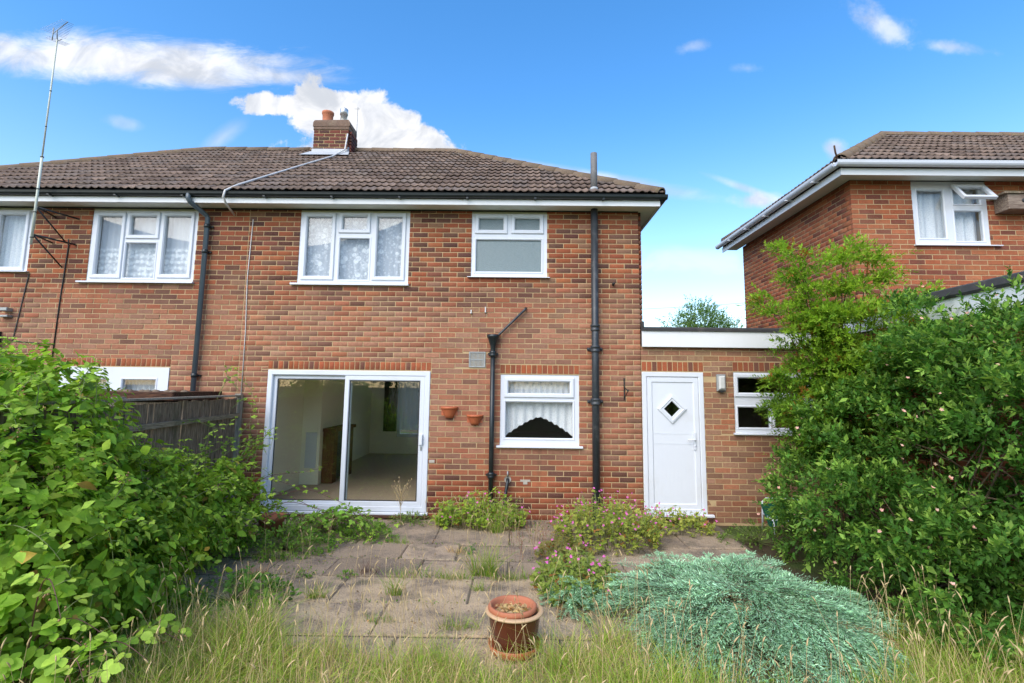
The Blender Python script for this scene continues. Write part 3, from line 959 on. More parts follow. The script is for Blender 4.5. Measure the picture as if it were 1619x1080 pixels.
fp = MB().box(-3.395, -3.20, 1.75, 1.95, 0.14, 1.02).box(-3.395, -3.20, 2.65, 2.85, 0.14, 1.02).box(-3.395, -3.16, 1.72, 2.88, 1.025, 1.08).build("fireplace", 'hearth', house)
MB().box(-3.395, -3.30, 1.952, 2.648, 0.14, 1.02).build("fire_back", 'seal', fp)
curtain(house, -3.36, -3.02, 0.70, 2.10, 5.82, 'drape', waves=4, amp=0.03, name="dark_curtain")
window(house, -3.05, -0.9, 0.55, 2.25, [(-2.98, -2.0, 0.62, 2.18, False), (-1.93, -0.97, 0.62, 2.18, False)], yf=6.02, depth=0.07, label="front room window seen through the patio door")
curtain(house, -3.0, -2.1, 0.74, 2.03, 5.89, 'net', waves=7)
# upper floor and attic cut the light between the rooms
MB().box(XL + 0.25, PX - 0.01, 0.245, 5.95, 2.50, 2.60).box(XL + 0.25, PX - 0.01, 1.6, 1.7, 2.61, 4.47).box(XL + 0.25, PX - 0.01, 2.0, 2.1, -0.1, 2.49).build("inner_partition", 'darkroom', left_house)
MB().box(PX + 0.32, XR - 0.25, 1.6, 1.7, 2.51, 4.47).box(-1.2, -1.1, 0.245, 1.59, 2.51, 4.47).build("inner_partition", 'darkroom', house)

# ---- roof
roof = {}
for nm, par, sgn in (("R", house, 1), ("L", left_house, -1)):
    ex = EXR if sgn > 0 else EXL
    ap = ex - sgn * (HD - EY)
    dz = -0.03
    V = [(PX, EY, EZ + dz), (ex, EY, EZ + dz), (ex, 2 * HD - EY, EZ + dz), (PX, 2 * HD - EY, EZ + dz), (PX, HD, RZ + dz), (ap, HD, RZ + dz)]
    rf = MB().add(V, [(0, 1, 5, 4), (1, 2, 5), (2, 3, 4, 5), (0, 3, 2, 1), (0, 4, 3)]).build("roof", 'deck', par)
    roof[nm] = rf
    slope = 1.0 / SL * (HD - EY)
    if sgn > 0:
        tile_slope(rf, (PX, EY, EZ), (1, 0, 0), S_F, SL, lambda s: 0.0, lambda s: (EXR - PX) - s * slope)
        tile_slope(rf, (EXR, EY, EZ), (0, 1, 0), Vector((-S_F.y, 0, S_F.z)), SL, lambda s: s * slope, lambda s: 2 * (HD - EY) - s * slope, singles=False)
    else:
        tile_slope(rf, (PX, EY, EZ), (1, 0, 0), S_F, SL, lambda s: (EXL - PX) + s * slope, lambda s: 0.0)
    ridge_run(rf, (PX, HD, RZ + 0.05), (ap, HD, RZ + 0.05))
    ridge_run(rf, (ex - sgn * 0.02, EY + 0.02, EZ + 0.06), (ap, HD, RZ + 0.05), name="hip_tile")
    # eaves joinery
    x0, x1 = (PX, 2.043) if sgn > 0 else (-10.14, PX)
    f1 = MB().box(x0, x1, -0.285, -0.252, 4.456, 4.540)
    f2 = MB().box(x0, x1, -0.272, -0.250, 4.542, 4.628)
    if sgn > 0:
        f1.box(2.024, 2.044, -0.250, 6.45, 4.456, 4.540); f2.box(2.022, 2.034, -0.248, 6.45, 4.542, 4.628)
    f1.build("fascia", 'whitepaint', par); f2.build("fascia_backing", 'brownboard', par)
    so = MB().box(x0, x1 - (0.022 if sgn > 0 else 0), -0.249, 0.004, 4.474, 4.482)
    if sgn > 0:
        so.box(XR + 0.002, 2.022, 0.006, 6.44, 4.474, 4.482)
    so = so.build("soffit", 'soffit', par)
    vs = MB(); xx = x0 + 0.05
    while xx < x1 - 0.1:
        vs.box(xx, xx + 0.026, -0.238, -0.214, 4.4715, 4.4738); xx += 0.052
    vs.build("soffit_vent", 'seal', so)
    MB().box(x0, min(x1, XR) - 0.002, -0.004, 0.006, 4.452, 4.472).build("gap_shade_strip", 'seal', so)  # black strip: wall-top gap plus the shade under the soffit, put in as colour
    g = MB().extrude(gutter_poly(-0.325, 4.588, 0.046), 'x', x0, 2.135 if sgn > 0 else x1)
    g = g.build("gutter", 'blackplastic', par)
    if sgn > 0:
        MB().extrude([(2.105 + (p[0] + 0.325), p[1]) for p in gutter_poly(-0.325, 4.588, 0.046)], 'y', -0.28, 6.5).build("side_gutter", 'blackplastic', par)
    xx = x0 + 0.35
    while xx < x1:
        MB().box(xx, xx + 0.03, -0.376, -0.262, 4.528, 4.541).box(xx, xx + 0.03, -0.28, -0.263, 4.5415, 4.60).build("gutter_bracket", 'blackplastic', par)
        xx += 0.98

# ---- chimney on the party line
CX0, CX1, CY0, CY1 = -4.29, -3.565, 2.72, 3.17
ch = MB().box(CX0 + .009, CX1 - .009, CY0 + .009, CY1 - .009, 6.30, 7.20).build("chimney", 'mortar', house)
brickwork(ch, (CX0, CY0, 6.45), (1, 0), CX1 - CX0, 0.0, 0.68, [], 'stack', 60, weather=False, start=1, jt=0.017)
brickwork(ch, (CX1, CY1, 6.45), (0, -1), CY1 - CY0 - 0.054, 0.0, 0.68, [], 'stack', 30, weather=False, start=1, jt=0.017)
cap = MB().box(CX0 - .012, CX1 + .012, CY0 - .012, CY1 + .012, 7.12, 7.185, 0.012)
cap.lathe([(0.535, 0.0), (0.55, 0.02), (0.548, 0.09), (0.535, 0.135), (0.50, 0.16), (0.0, 0.19)], (0, 0, 0), 4, a0=math.pi / 4, a1=math.pi / 4 + 2 * math.pi, smooth=False)
k0 = len(cap.v) - 24
for q in range(k0, len(cap.v)):
    x_, y_, z_ = cap.v[q]
    cap.v[q] = ((CX0 + CX1) / 2 + x_ * (CX1 - CX0) / .735 + rng.normal(0, .006), (CY0 + CY1) / 2 + y_ * (CY1 - CY0) / .715 + rng.normal(0, .006), 7.18 + z_ + rng.normal(0, .006))
cap.build("chimney_cap", 'capping', ch)
MB().lathe([(0.10, 0), (0.115, 0.02), (0.105, 0.06), (0.112, 0.20), (0.125, 0.215), (0.125, 0.26), (0.095, 0.262), (0.09, 0.05)], (-4.10, 2.94, 7.355), 20).build("chimney_pot", 'terra', ch)
MB().lathe([(0.07, 0), (0.07, 0.20), (0.084, 0.205), (0.084, 0.33), (0.07, 0.35), (0.0, 0.355)], (-3.76, 2.95, 7.355), 18).build("flue_cowl", 'steel', ch)
fl = MB()
fl.add([(CX0 - .15, CY0 - .30, roof_z(CY0 - .30) + 0.075), (CX1 + .12, CY0 - .30, roof_z(CY0 - .30) + 0.075), (CX1 + .04, CY0 - .02, roof_z(CY0 - .02) + 0.09), (CX0 - .05, CY0 - .02, roof_z(CY0 - .02) + 0.09)], [(0, 1, 2, 3)])
fl.add([(CX0 - .02, CY0 - .022, roof_z(CY0) + 0.05), (CX1 + .02, CY0 - .022, roof_z(CY0) + 0.05), (CX1 + .02, CY0 - .008, roof_z(CY0) + 0.14), (CX0 - .02, CY0 - .008, roof_z(CY0) + 0.14)], [(0, 1, 2, 3)])
fl.add([(CX1 + .012, CY0 - .05, roof_z(CY0) + 0.04), (CX1 + .012, CY1, roof_z(3.1) + 0.04), (CX1 + .012, CY1, roof_z(3.1) + 0.16), (CX1 + .012, CY0 - .05, roof_z(CY0) + 0.16)], [(0, 1, 2, 3)])
fl.build("lead_flashing", 'lead', ch)
MB().tube([(CX1 + .03, 3.15, 6.85), (CX1 + .03, 3.15, 7.86)], 0.007, 6).tube([(CX1 - .05, 3.15, 7.82), (CX1 + .07, 3.15, 7.82)], 0.005, 6).build("aerial_rod", 'galv', ch)


def on_roof(px, y):
    return (px, y, roof_z(y) + 0.07)


MB().tube([(-3.575, 2.70, 7.02), (-3.60, 2.66, 6.66), on_roof(-3.70, 2.25), on_roof(-3.85, 1.55), on_roof(-3.98, 0.85), on_roof(-4.10, 0.2), on_roof(-4.17, -0.22), (-4.235, -0.40, 4.60), (-4.25, -0.41, 4.50), (-4.25, -0.30, 4.42), (-4.28, -0.03, 4.36)], 0.016, 7).build("aerial_cable", 'cable_w', house)

# ---- pipes on the right house
sx, sy = 1.118, -0.085
sp_ = MB().tube([(sx, sy, -0.05), (sx, sy, 4.47)], 0.052, 14).build("soil_pipe", 'castiron', house)
MB().tube([(sx, sy, 4.70), (sx, sy, 5.345)], 0.05, 14).build("vent_pipe", 'oldpipe', house)
MB().lathe([(0.053, 0), (0.060, 0.01), (0.060, 0.03), (0.053, 0.04)], (sx, sy, 4.735 + 0.03), 14).build("pipe_flashing", 'lead', house)
for z, big in ((2.70, 0), (2.395, 1), (1.645, 1)):
    m = MB().lathe([(0.053, -0.05), (0.066, -0.045), (0.068, -0.02), (0.06, -0.012), (0.06, 0.012), (0.07, 0.02), (0.071, 0.045), (0.054, 0.05)], (sx, sy, z), 16)
    if big:
        m.box(sx - 0.11, sx + 0.11, -0.045, -0.012, z - 0.022, z + 0.022, 0.006)
        m.tube([(sx - 0.092, -0.015, z), (sx - 0.092, -0.06, z)], 0.013, 8).tube([(sx + 0.092, -0.015, z), (sx + 0.092, -0.06, z)], 0.013, 8)
    m.build("pipe_collar", 'castiron', sp_)
hx, hy = -0.352, -0.075
wp = MB().tube([(hx, hy, -0.05), (hx, hy, 2.36)], 0.034, 12).build("waste_pipe", 'blackplastic', house)
MB().lathe([(0.036, 2.34), (0.038, 2.42), (0.075, 2.53), (0.09, 2.545), (0.092, 2.585), (0.082, 2.587), (0.06, 2.54), (0.0, 2.5)], (hx, hy, 0), 14).build("hopper_head", 'blackplastic', wp)
for z in (2.31, 0.61):
    MB().lathe([(0.035, -0.045), (0.047, -0.04), (0.05, -0.01), (0.043, 0.0), (0.05, 0.012), (0.05, 0.035), (0.035, 0.042)], (hx, hy, z), 14).box(hx - 0.075, hx + 0.075, -0.04, -0.01, z - 0.012, z + 0.014, 0.004).build("pipe_collar", 'blackplastic', wp)
MB().tube([(0.118, -0.005, 2.99), (0.105, -0.05, 2.965), (-0.28, -0.06, 2.58), (-0.30, -0.065, 2.55)], 0.018, 9).build("diagonal_waste_pipe", 'castiron', house)
MB().tube([(-0.118, 0.0, 0.545), (-0.118, -0.05, 0.545), (-0.122, -0.07, 0.50), (-0.165, -0.09, 0.24), (-0.185, -0.10, 0.05)], 0.024, 9).build("outlet_pipe", 'blackplastic', house)
MB().lathe([(0.0, 0), (0.045, 0), (0.05, 0.008)], (0, 0, 0), 14).build("outlet_collar", 'stone', house, (-0.118, -0.0035, 0.545)).rotation_euler = (R(90), 0, 0)
v = MB().ring(VENT[0], VENT[1], VENT[2], VENT[3], 0.018, -0.012, 0.02, 0.004)
for k in range(11):
    xx = VENT[0] + 0.022 + k * 0.0188
    v.box(xx, xx + 0.011, -0.006, 0.006, VENT[2] + 0.018, VENT[3] - 0.018)
v.box(VENT[0] + 0.018, VENT[1] - 0.018, -0.007, 0.006, 2.222, 2.236)
vg = v.build("vent_grille", 'galv', house)
MB().box(VENT[0] + 0.015, VENT[1] - 0.015, 0.007, 0.012, VENT[2] + 0.015, VENT[3] - 0.015).build("vent_back", 'lead', vg)
for x, z, h in ((-0.685, 2.93, 0.05), (-0.475, 2.96, 0.08)):
    MB().box(x - 0.008, x + 0.008, -0.02, 0.0, z - h / 2, z + h / 2).tube([(x, 0, z - h / 2), (x, -0.045, z - h / 2)], 0.011, 8).build("pipe_stub", 'cable_w', house)
MB().tube([(1.397, 0.0, 3.356), (1.397, -0.05, 3.356), (1.41, -0.06, 3.37)], 0.018, 8).build("pipe_stub", 'cable_k', house)
MB().tube([(-0.12, -0.012, 0.66), (-0.12, -0.03, 0.62), (-0.12, -0.012, 0.585)], 0.012, 6).build("tap_bracket", 'galv', house)
br = MB().box(1.533, 1.548, -0.012, -0.001, 1.68, 1.985).tube([(1.54, -0.01, 1.86), (1.555, -0.20, 1.80)], 0.008, 6).tube([(1.54, -0.01, 1.70), (1.555, -0.19, 1.80)], 0.006, 6).tube([(1.555, -0.20, 1.80), (1.556, -0.215, 1.82), (1.558, -0.22, 1.80)], 0.006, 6)
br.build("hanging_basket_bracket", 'blackplastic', house)
# thin cable down the party line
MB().tube([(-4.0, -0.008, 4.3), (-4.022, -0.008, 3.4), (-3.99, -0.009, 2.6), (-3.985, -0.008, 1.62)], 0.006, 6).build("thin_cable", 'cable_w', house)

# ---- left house downpipe, cables
dx = -4.655
dp = MB().tube([(-4.80, -0.335, 4.57), (-4.80, -0.335, 4.50), (-4.785, -0.31, 4.46), (-4.68, -0.09, 4.34), (dx, -0.065, 4.30), (dx, -0.065, 0.05)], 0.036, 12).build("downpipe", 'greyplastic', left_house)
for z in (4.17, 3.78, 1.95):
    MB().lathe([(0.037, -0.03), (0.043, -0.028), (0.043, 0.028), (0.037, 0.03)], (dx, -0.065, z), 12).box(dx - 0.07, dx + 0.07, -0.03, -0.006, z - 0.012, z + 0.012).build("pipe_clip", 'blackplastic', dp)
MB().tube([(-6.75, -0.03, 3.96), (-6.755, -0.01, 3.85), (-6.79, -0.008, 3.0), (-6.80, -0.008, 2.2)], 0.009, 6).tube([(-7.30, -0.008, 3.44), (-7.42, -0.008, 2.42), (-6.86, -0.009, 2.39), (-6.82, -0.009, 2.38)], 0.008, 6).build("black_cable", 'cable_k', left_house)
MB().box(-7.60, -7.48, -0.10, -0.002, 2.86, 2.91, 0.008).box(-7.62, -7.47, -0.09, -0.002, 2.77, 2.80, 0.006).build("security_light", 'galv', left_house)
MB().box(-7.95, -7.60, -0.16, -0.002, 2.33, 2.56, 0.01).build("awning_end", 'blackplastic', left_house)

# ---- TV aerial on a wall-bracketed pole
ae = thing("television_aerial", "tall thin pole with a television aerial bracketed to the left house wall", "aerial", (-6.86, -0.5, 3.75))
MB().tube([(-6.86, -0.5, 3.75), (-6.86, -0.5, 5.05)], 0.017, 10).build("lower_pole", 'palemetal', ae)
MB().tube([(-6.86, -0.5, 5.0), (-6.86, -0.5, 6.86)], 0.011, 8).build("upper_pole", 'palemetal', ae)
for z in (3.85, 4.22, 4.56, 5.04, 5.5, 6.05):
    MB().lathe([(0.009, -0.008), (0.023 if z < 5.1 else 0.013, -0.006), (0.023 if z < 5.1 else 0.013, 0.006), (0.009, 0.008)], (-6.86, -0.5, z), 10).build("cable_tie", 'cable_k', ae)
bk = MB()
for z in (4.30, 3.90):
    bk.tube([(-6.86, -0.47, z), (-6.65, -0.004, z - 0.02)], 0.013, 6).tube([(-6.86, -0.47, z), (-7.02, -0.004, z + 0.01)], 0.013, 6).tube([(-6.86, -0.47, z - 0.02), (-6.83, -0.004, z - 0.36)], 0.011, 6)
bk.build("wall_bracket", 'blackplastic', ae)
b0, b1 = Vector((-7.08, -0.35, 7.06)), Vector((-6.22, -1.05, 6.74))
y1 = MB().tube([b0, b1], 0.006, 6)
dr = (b1 - b0).normalized(); sd = dr.cross(Vector((0, 0, 1))).normalized()
for k in range(11):
    p = b0 + (b1 - b0) * (0.02 + 0.096 * k); l = 0.15 - 0.008 * k
    y1.tube([p - sd * l, p + sd * l], 0.0022, 5)
y1.tube([b0 + Vector((0, 0, 0.1)), b0 - Vector((0, 0, 0.1))], 0.008, 5).tube([Vector((-6.86, -0.5, 6.86)), (b0 + b1) * 0.5 * 0.6 + b0 * 0.4], 0.008, 5)
y1.build("yagi_antenna", 'galv', ae)
y2 = MB().tube([(-6.93, -0.45, 6.86), (-6.60, -0.70, 6.73)], 0.005, 6)
for k in range(4):
    p = Vector((-6.93, -0.45, 6.86)).lerp(Vector((-6.60, -0.70, 6.73)), k / 5); y2.tube([p - sd * 0.12, p + sd * 0.12], 0.0022, 5)
y2.build("small_antenna", 'galv', ae)

# ================================================================== FLAT-ROOFED LINK
link = thing("side_extension", "flat-roofed brick side extension with white back door and deep white fascia", "extension", (3.2, 2.0, 0))
LX0, LX1 = 1.792, 4.60
DR = (1.797, 2.678, 0.108, 2.078)
GW = (3.112, 4.25, 1.215, 2.09)
lk = MB().plate(LX0 + 0.002, LX1, -0.2, 2.45, [DR, GW], 0.0055, 0.24)
lk.box(LX1 - 0.22, LX1 - 0.008, 0.242, 3.6, -0.2, 2.45).box(LX0 + 0.004, LX1, 3.62, 3.82, -0.2, 2.45)
lk = lk.build("wall", 'mortar', link)
brickwork(lk, (LX0, 0.002, 0), (1, 0), LX1 - LX0, 0.0, 2.43, [(a - LX0, b - LX0, c, d) for a, b, c, d in (DR, GW)], 'link', 240,
          soldiers=[(DR[0] - LX0, DR[1] - LX0 + 0.01, DR[3] + 0.012, DR[3] + 0.155), (GW[0] - LX0 - 0.005, GW[1] - LX0, GW[3] + 0.012, GW[3] + 0.150)], weather=False)
MB().box(LX0 + 0.004, LX1 + 0.02, -0.075, -0.045, 2.438, 2.668).build("fascia", 'whitepaint', link)
MB().box(LX0 + 0.003, LX1 + 0.02, -0.044, 3.9, 2.452, 2.66).build("roof_deck", 'felt', link)
MB().extrude([(-0.095, 2.666), (-0.098, 2.705), (-0.085, 2.724), (3.95, 2.724), (3.95, 2.69), (-0.03, 2.67)], 'x', LX0 + 0.002, LX1 + 0.05).box(LX0 + 0.001, LX0 + 0.03, -0.10, 0.0, 2.72, 2.80).build("roof_felt", 'felt', link)
door = MB().ring(DR[0], DR[1], DR[2], DR[3], 0.07, -0.006, 0.07, 0.01).build("back_door", 'upvc', link, label="white panelled back door with diamond glass")
cx, cz, q, qg = 2.222, 1.555, 0.21, 0.115
leaf = MB()
# leaf as a frame with a recessed centre, split round the diamond light
leaf.ring(DR[0] + 0.073, DR[1] - 0.073, DR[2] + 0.06, DR[3] - 0.073, 0.078, 0.004, 0.05, 0.012)
dl = leaf.build("door_leaf", 'upvc', door)
X0, X1, Z0, Z1 = DR[0] + 0.148, DR[1] - 0.148, DR[2] + 0.135, DR[3] - 0.148
dm = [(cx - qg, 0.016, cz), (cx, 0.016, cz - qg), (cx + qg, 0.016, cz), (cx, 0.016, cz + qg)]
cr = [(X0, 0.016, Z0), (X1, 0.016, Z0), (X1, 0.016, Z1), (X0, 0.016, Z1)]
pn = MB().add(cr + dm, [(0, 1, 5, 4), (1, 2, 6, 5), (2, 3, 7, 6), (3, 0, 4, 7)])
pn.build("door_panel", 'upvc', door)
gr = MB()
for z in (1.205, 1.065):
    gr.box(X0 + 0.004, X1 - 0.004, 0.0125, 0.0155, z, z + 0.006)
for k in range(9):
    xx = X0 + 0.06 + k * 0.057
    gr.box(xx, xx + 0.003, 0.0145, 0.0155, Z0 + 0.01, 1.06)
gr.build("panel_moulding", 'upvc', door)


def diamond(r, y): return [(cx - r, y, cz), (cx, y, cz - r), (cx + r, y, cz), (cx, y, cz + r)]


MB().loops([diamond(0.21, 0.016), diamond(0.205, -0.006), diamond(0.165, -0.012), diamond(0.15, 0.0), diamond(0.118, 0.0), diamond(0.11, 0.03)], closed=False).build("diamond_frame", 'upvc', door)
MB().add(diamond(0.118, 0.022) + diamond(0.118, 0.028), [(0, 1, 2, 3), (7, 6, 5, 4), (0, 4, 5, 1), (1, 5, 6, 2), (2, 6, 7, 3), (3, 7, 4, 0)]).build("pane", 'glass', door)
MB().box(2.515, 2.548, -0.012, 0.003, 0.985, 1.225, 0.004).tube([(2.532, -0.01, 1.125), (2.532, -0.045, 1.125), (2.42, -0.05, 1.127)], 0.010, 8).tube([(2.532, -0.0125, 1.04), (2.532, -0.018, 1.04)], 0.012, 10).build("handle", 'upvc', door)
MB().extrude([(0.05, 0.112), (-0.05, 0.106), (-0.058, 0.098), (-0.058, 0.078), (0.05, 0.078)], 'x', 1.772, 2.757).build("threshold", 'upvc', door)
MB().box(1.81, 2.72, -0.10, -0.004, -0.05, 0.074).build("door_step", 'rust', link)
win = window(link, GW[0], GW[1], GW[2] + 0.015, GW[3] - 0.003, [(3.17, 4.19, 1.79, 2.015, True), (3.155, 3.62, 1.295, 1.60, False), (3.68, 4.2, 1.295, 1.60, False)], sill=(3.083, 4.30, 1.207, 1.238, 0.045), label="white framed window half hidden by the shrub")
MB().box(LX0 + 0.3, LX1 - 0.3, 1.8, 1.9, 0.0, 2.4).box(LX0 + 0.05, LX1 - 0.3, 0.25, 3.5, -0.1, 0.0).build("inner_partition", 'darkroom', link)
wl = thing("bulkhead_light", "small grey bulkhead wall light between the white door and the extension window", "wall light", (2.923, -0.005, 1.935))
MB().box(2.860, 2.986, -0.05, -0.001, 1.815, 2.055, 0.014).build("base", 'galv', wl)
MB().box(2.878, 2.968, -0.088, -0.05, 1.838, 2.032, 0.02).build("lens", MT.setdefault('lens', m_flat("frosted_lens", (0.55, 0.55, 0.52), 0.25, 0.1, 10)), wl)
MB().box(2.900, 2.946, -0.05, -0.004, 1.795, 1.814).build("cable_gland", 'seal', wl)

# ================================================================== NEIGHBOURING HOUSE
nb = thing("brick_house", "orange-red brick house on the right with white gutters and one window vent open", "house", (9.5, 1.8, 0))
NY, NX, NYF, NZ = -0.129, 4.89, 3.61, 4.935
NW = (5.783, 6.874, 3.965, 4.888)
nw = MB().plate(NX + 0.008, 14.0, -0.3, NZ, [(NW[0], NW[1], NW[2], NZ + 0.1)], NY + 0.0045, NY + 0.24)
nw.box(NX + 0.0045, NX + 0.24, NY + 0.242, NYF, -0.3, NZ).box(NX + 0.242, 14.0, NYF - 0.2, NYF, -0.3, NZ).box(5.3, 7.6, 0.9, 1.0, 2.6, NZ - 0.01)
nw = nw.build("wall", 'mortar', nb)


def score_nb(x, y, z):
    d = Vector((x, y, z)) - CAM
    s = -d.length
    if z < 3.2: s -= 8
    if x > 7.45: s -= 8
    if x < 5.0: s -= 1.2
    return s


brickwork(nw, (NX, NY, 0), (1, 0), 6.5, 0.0, NZ - 0.005, [(NW[0] - NX, NW[1] - NX, NW[2], NZ + 0.1)], 'neighbour', 300, weather=False, score=score_nb)
brickwork(nw, (NX, NYF, 0), (0, -1), NYF - NY - 0.054, 0.0, NZ - 0.005, [], 'neighbour', 0, weather=False)
win = window(nb, NW[0], NW[1], NW[2] + 0.01, NW[3] - 0.004, [(5.86, 6.26, 4.06, 4.80, False), (6.385, 6.80, 4.02, 4.49, False), (6.39, 6.79, 4.58, 4.83, False)], yf=NY + 0.012, sill=(5.757, 7.0, 3.945, 3.972, -NY + 0.045), label="bedroom window with net curtain and open top vent")
curtain(win, NW[0] + 0.03, NW[1] - 0.03, 3.99, 4.86, NY + 0.17, 'net', waves=7, amp=0.025)
vt = MB().ring(-0.235, 0.235, -0.335, 0.0, 0.05, -0.02, 0.03, 0.012).build("open_vent", 'upvc', win)
vt.location = (6.592, NY - 0.02, 4.865); vt.rotation_euler = (R(-38), 0, 0)
vp = MB().box(-0.19, 0.19, 0.004, 0.010, -0.29, -0.045).build("pane", 'glass', win)
vp.location = vt.location; vp.rotation_euler = vt.rotation_euler
MB().box(NW[0], NW[1], NY + 0.02, NY + 0.08, NW[3], NZ - 0.004).build("head_board", 'whitepaint', nb)
NE = 0.30
ney, nez = NY - NE - 0.05, 5.085
nd = 2.17
nhd, nrz = ney + nd, 5.085 + nd * 0.665
nsl = math.hypot(nd, nrz - nez)
nS = Vector((0, nd / nsl, (nrz - nez) / nsl))
nex = NX - NE - 0.05
nap = nex + nd
rf = MB().add([(nex, ney, nez - .03), (14.5, ney, nez - .03), (14.5, ney + 2 * nd, nez - .03), (nex, ney + 2 * nd, nez - .03), (nap, nhd, nrz - .03), (14.5, nhd, nrz - .03)],
              [(0, 1, 5, 4), (0, 4, 3), (3, 4, 5, 2), (0, 3, 2, 1), (1, 2, 5)]).build("roof", 'deck', nb)
tile_slope(rf, (nex, ney, nez), (1, 0, 0), nS, nsl, lambda s: s / nsl * nd, lambda s: 5.6)
tile_slope(rf, (nex, ney + 2 * nd, nez), (0, -1, 0), Vector((nS.y, 0, nS.z)), nsl, lambda s: s / nsl * nd, lambda s: 2 * nd - s / nsl * nd, singles=False)
ridge_run(rf, (nap, nhd, nrz + 0.05), (11.5, nhd, nrz + 0.05))
ridge_run(rf, (nex + 0.03, ney + 0.03, nez + 0.06), (nap, nhd, nrz + 0.05), name="hip_tile")
ridge_run(rf, (nex + 0.03, ney + 2 * nd - 0.03, nez + 0.06), (nap, nhd, nrz + 0.05), name="hip_tile")
# taller main roof rising behind the wing
MB().add([(8.6, 2.4, 6.0), (13.5, 2.4, 6.0), (13.5, 9.4, 6.0), (8.6, 9.4, 6.0), (10.9, 4.9, 7.75), (13.5, 4.9, 7.75)], [(0, 1, 5, 4), (0, 4, 3), (3, 4, 5, 2), (0, 3, 2, 1)]).build("main_roof", 'ridge', nb)
nf = MB().box(NX - NE, 14.2, NY - NE - 0.02, NY - NE, 4.885, 4.985).box(NX - NE - 0.02, NX - NE - 0.001, NY - NE - 0.02, NYF + 0.32, 4.885, 4.985).build("fascia", 'whitepaint', nb)
MB().box(NX - NE + 0.001, 14.2, NY - NE + 0.001, NY - 0.002, 4.938, 4.95).box(NX - NE + 0.001, NX - 0.002, NY, NYF + 0.3, 4.938, 4.95).build("soffit", 'soffit', nb)
MB().box(NX - NE + 0.002, 14.2, NY - NE + 0.004, NY - NE + 0.016, 4.987, 5.08).box(NX - NE - 0.012, NX - NE - 0.002, NY - NE + 0.02, NYF + 0.3, 4.987, 5.07).build("fascia_backing", 'brownboard', nb)
gy, gz = NY - NE - 0.085, 5.045
MB().extrude(gutter_poly(gy, gz, 0.058), 'x', NX - NE - 0.13, 14.2).build("gutter", 'upvc', nb)
MB().extrude([(NX - NE - 0.085 - (p[0] - gy), p[1]) for p in gutter_poly(gy, gz, 0.058)], 'y', NY - NE - 0.02, NYF + 0.42).build("side_gutter", 'upvc', nb)
for k in range(5):
    y = NY + 0.2 + k * 0.8
    MB().box(NX - NE - 0.15, NX - NE - 0.021, y, y + 0.035, 4.978, 4.992).build("gutter_bracket", 'upvc', nb)
MB().tube([(nex - 0.01, ney + 0.02, nez + 0.02), (nex - 0.05, ney, nez + 0.12), (nex - 0.06, ney, nez + 0.22)], 0.012, 6).build("hip_iron", 'rust', nb)

bb = thing("nest_box", "weathered wooden nest box under the eaves of the right-hand house", "nest box", (7.15, NY - 0.1, 4.53))
MB().box(6.965, 7.60, NY - 0.235, NY - 0.005, 4.435, 4.655, 0.006).build("box", 'boxwood', bb)
MB().box(6.90, 7.66, NY - 0.26, NY - 0.004, 4.658, 4.685).build("lid", 'fence', bb)
MB().tube([(7.18, NY - 0.237, 4.56), (7.18, NY - 0.233, 4.56)], 0.03, 12).tube([(7.42, NY - 0.237, 4.56), (7.42, NY - 0.233, 4.56)], 0.03, 12).build("entrance_hole", 'seal', bb)

# flat-roofed rear addition of the neighbour, beside the shrubs
ad = thing("flat_roof_outhouse", "brick outhouse with black felt roof edge and white fascia behind the right-hand shrubs", "outhouse", (5.6, -2.4, 0))
aw = MB().box(4.748, 6.9, -4.1, NY - 0.004, -0.2, 2.62).build("wall", 'mortar', ad)
brickwork(aw, (4.74, NY - 0.01, 0), (0, -1), 3.95, 0.0, 2.60, [], 'neighbour', 60, weather=False, score=lambda x, y, z: z - 0.2 * abs(y + 2.2))
MB().box(4.625, 4.65, -4.25, NY - 0.01, 2.63, 2.835).build("fascia", 'whitepaint', ad)
MB().box(4.652, 6.95, -4.22, NY - 0.012, 2.625, 2.83).build("roof_deck", 'felt', ad)
MB().extrude([(4.60, 2.835), (4.585, 2.86), (4.60, 2.93), (4.64, 2.95), (4.72, 2.95), (6.95, 2.90), (6.95, 2.84)], 'y', -4.27, NY - 0.008).build("roof_felt", 'felt', ad)

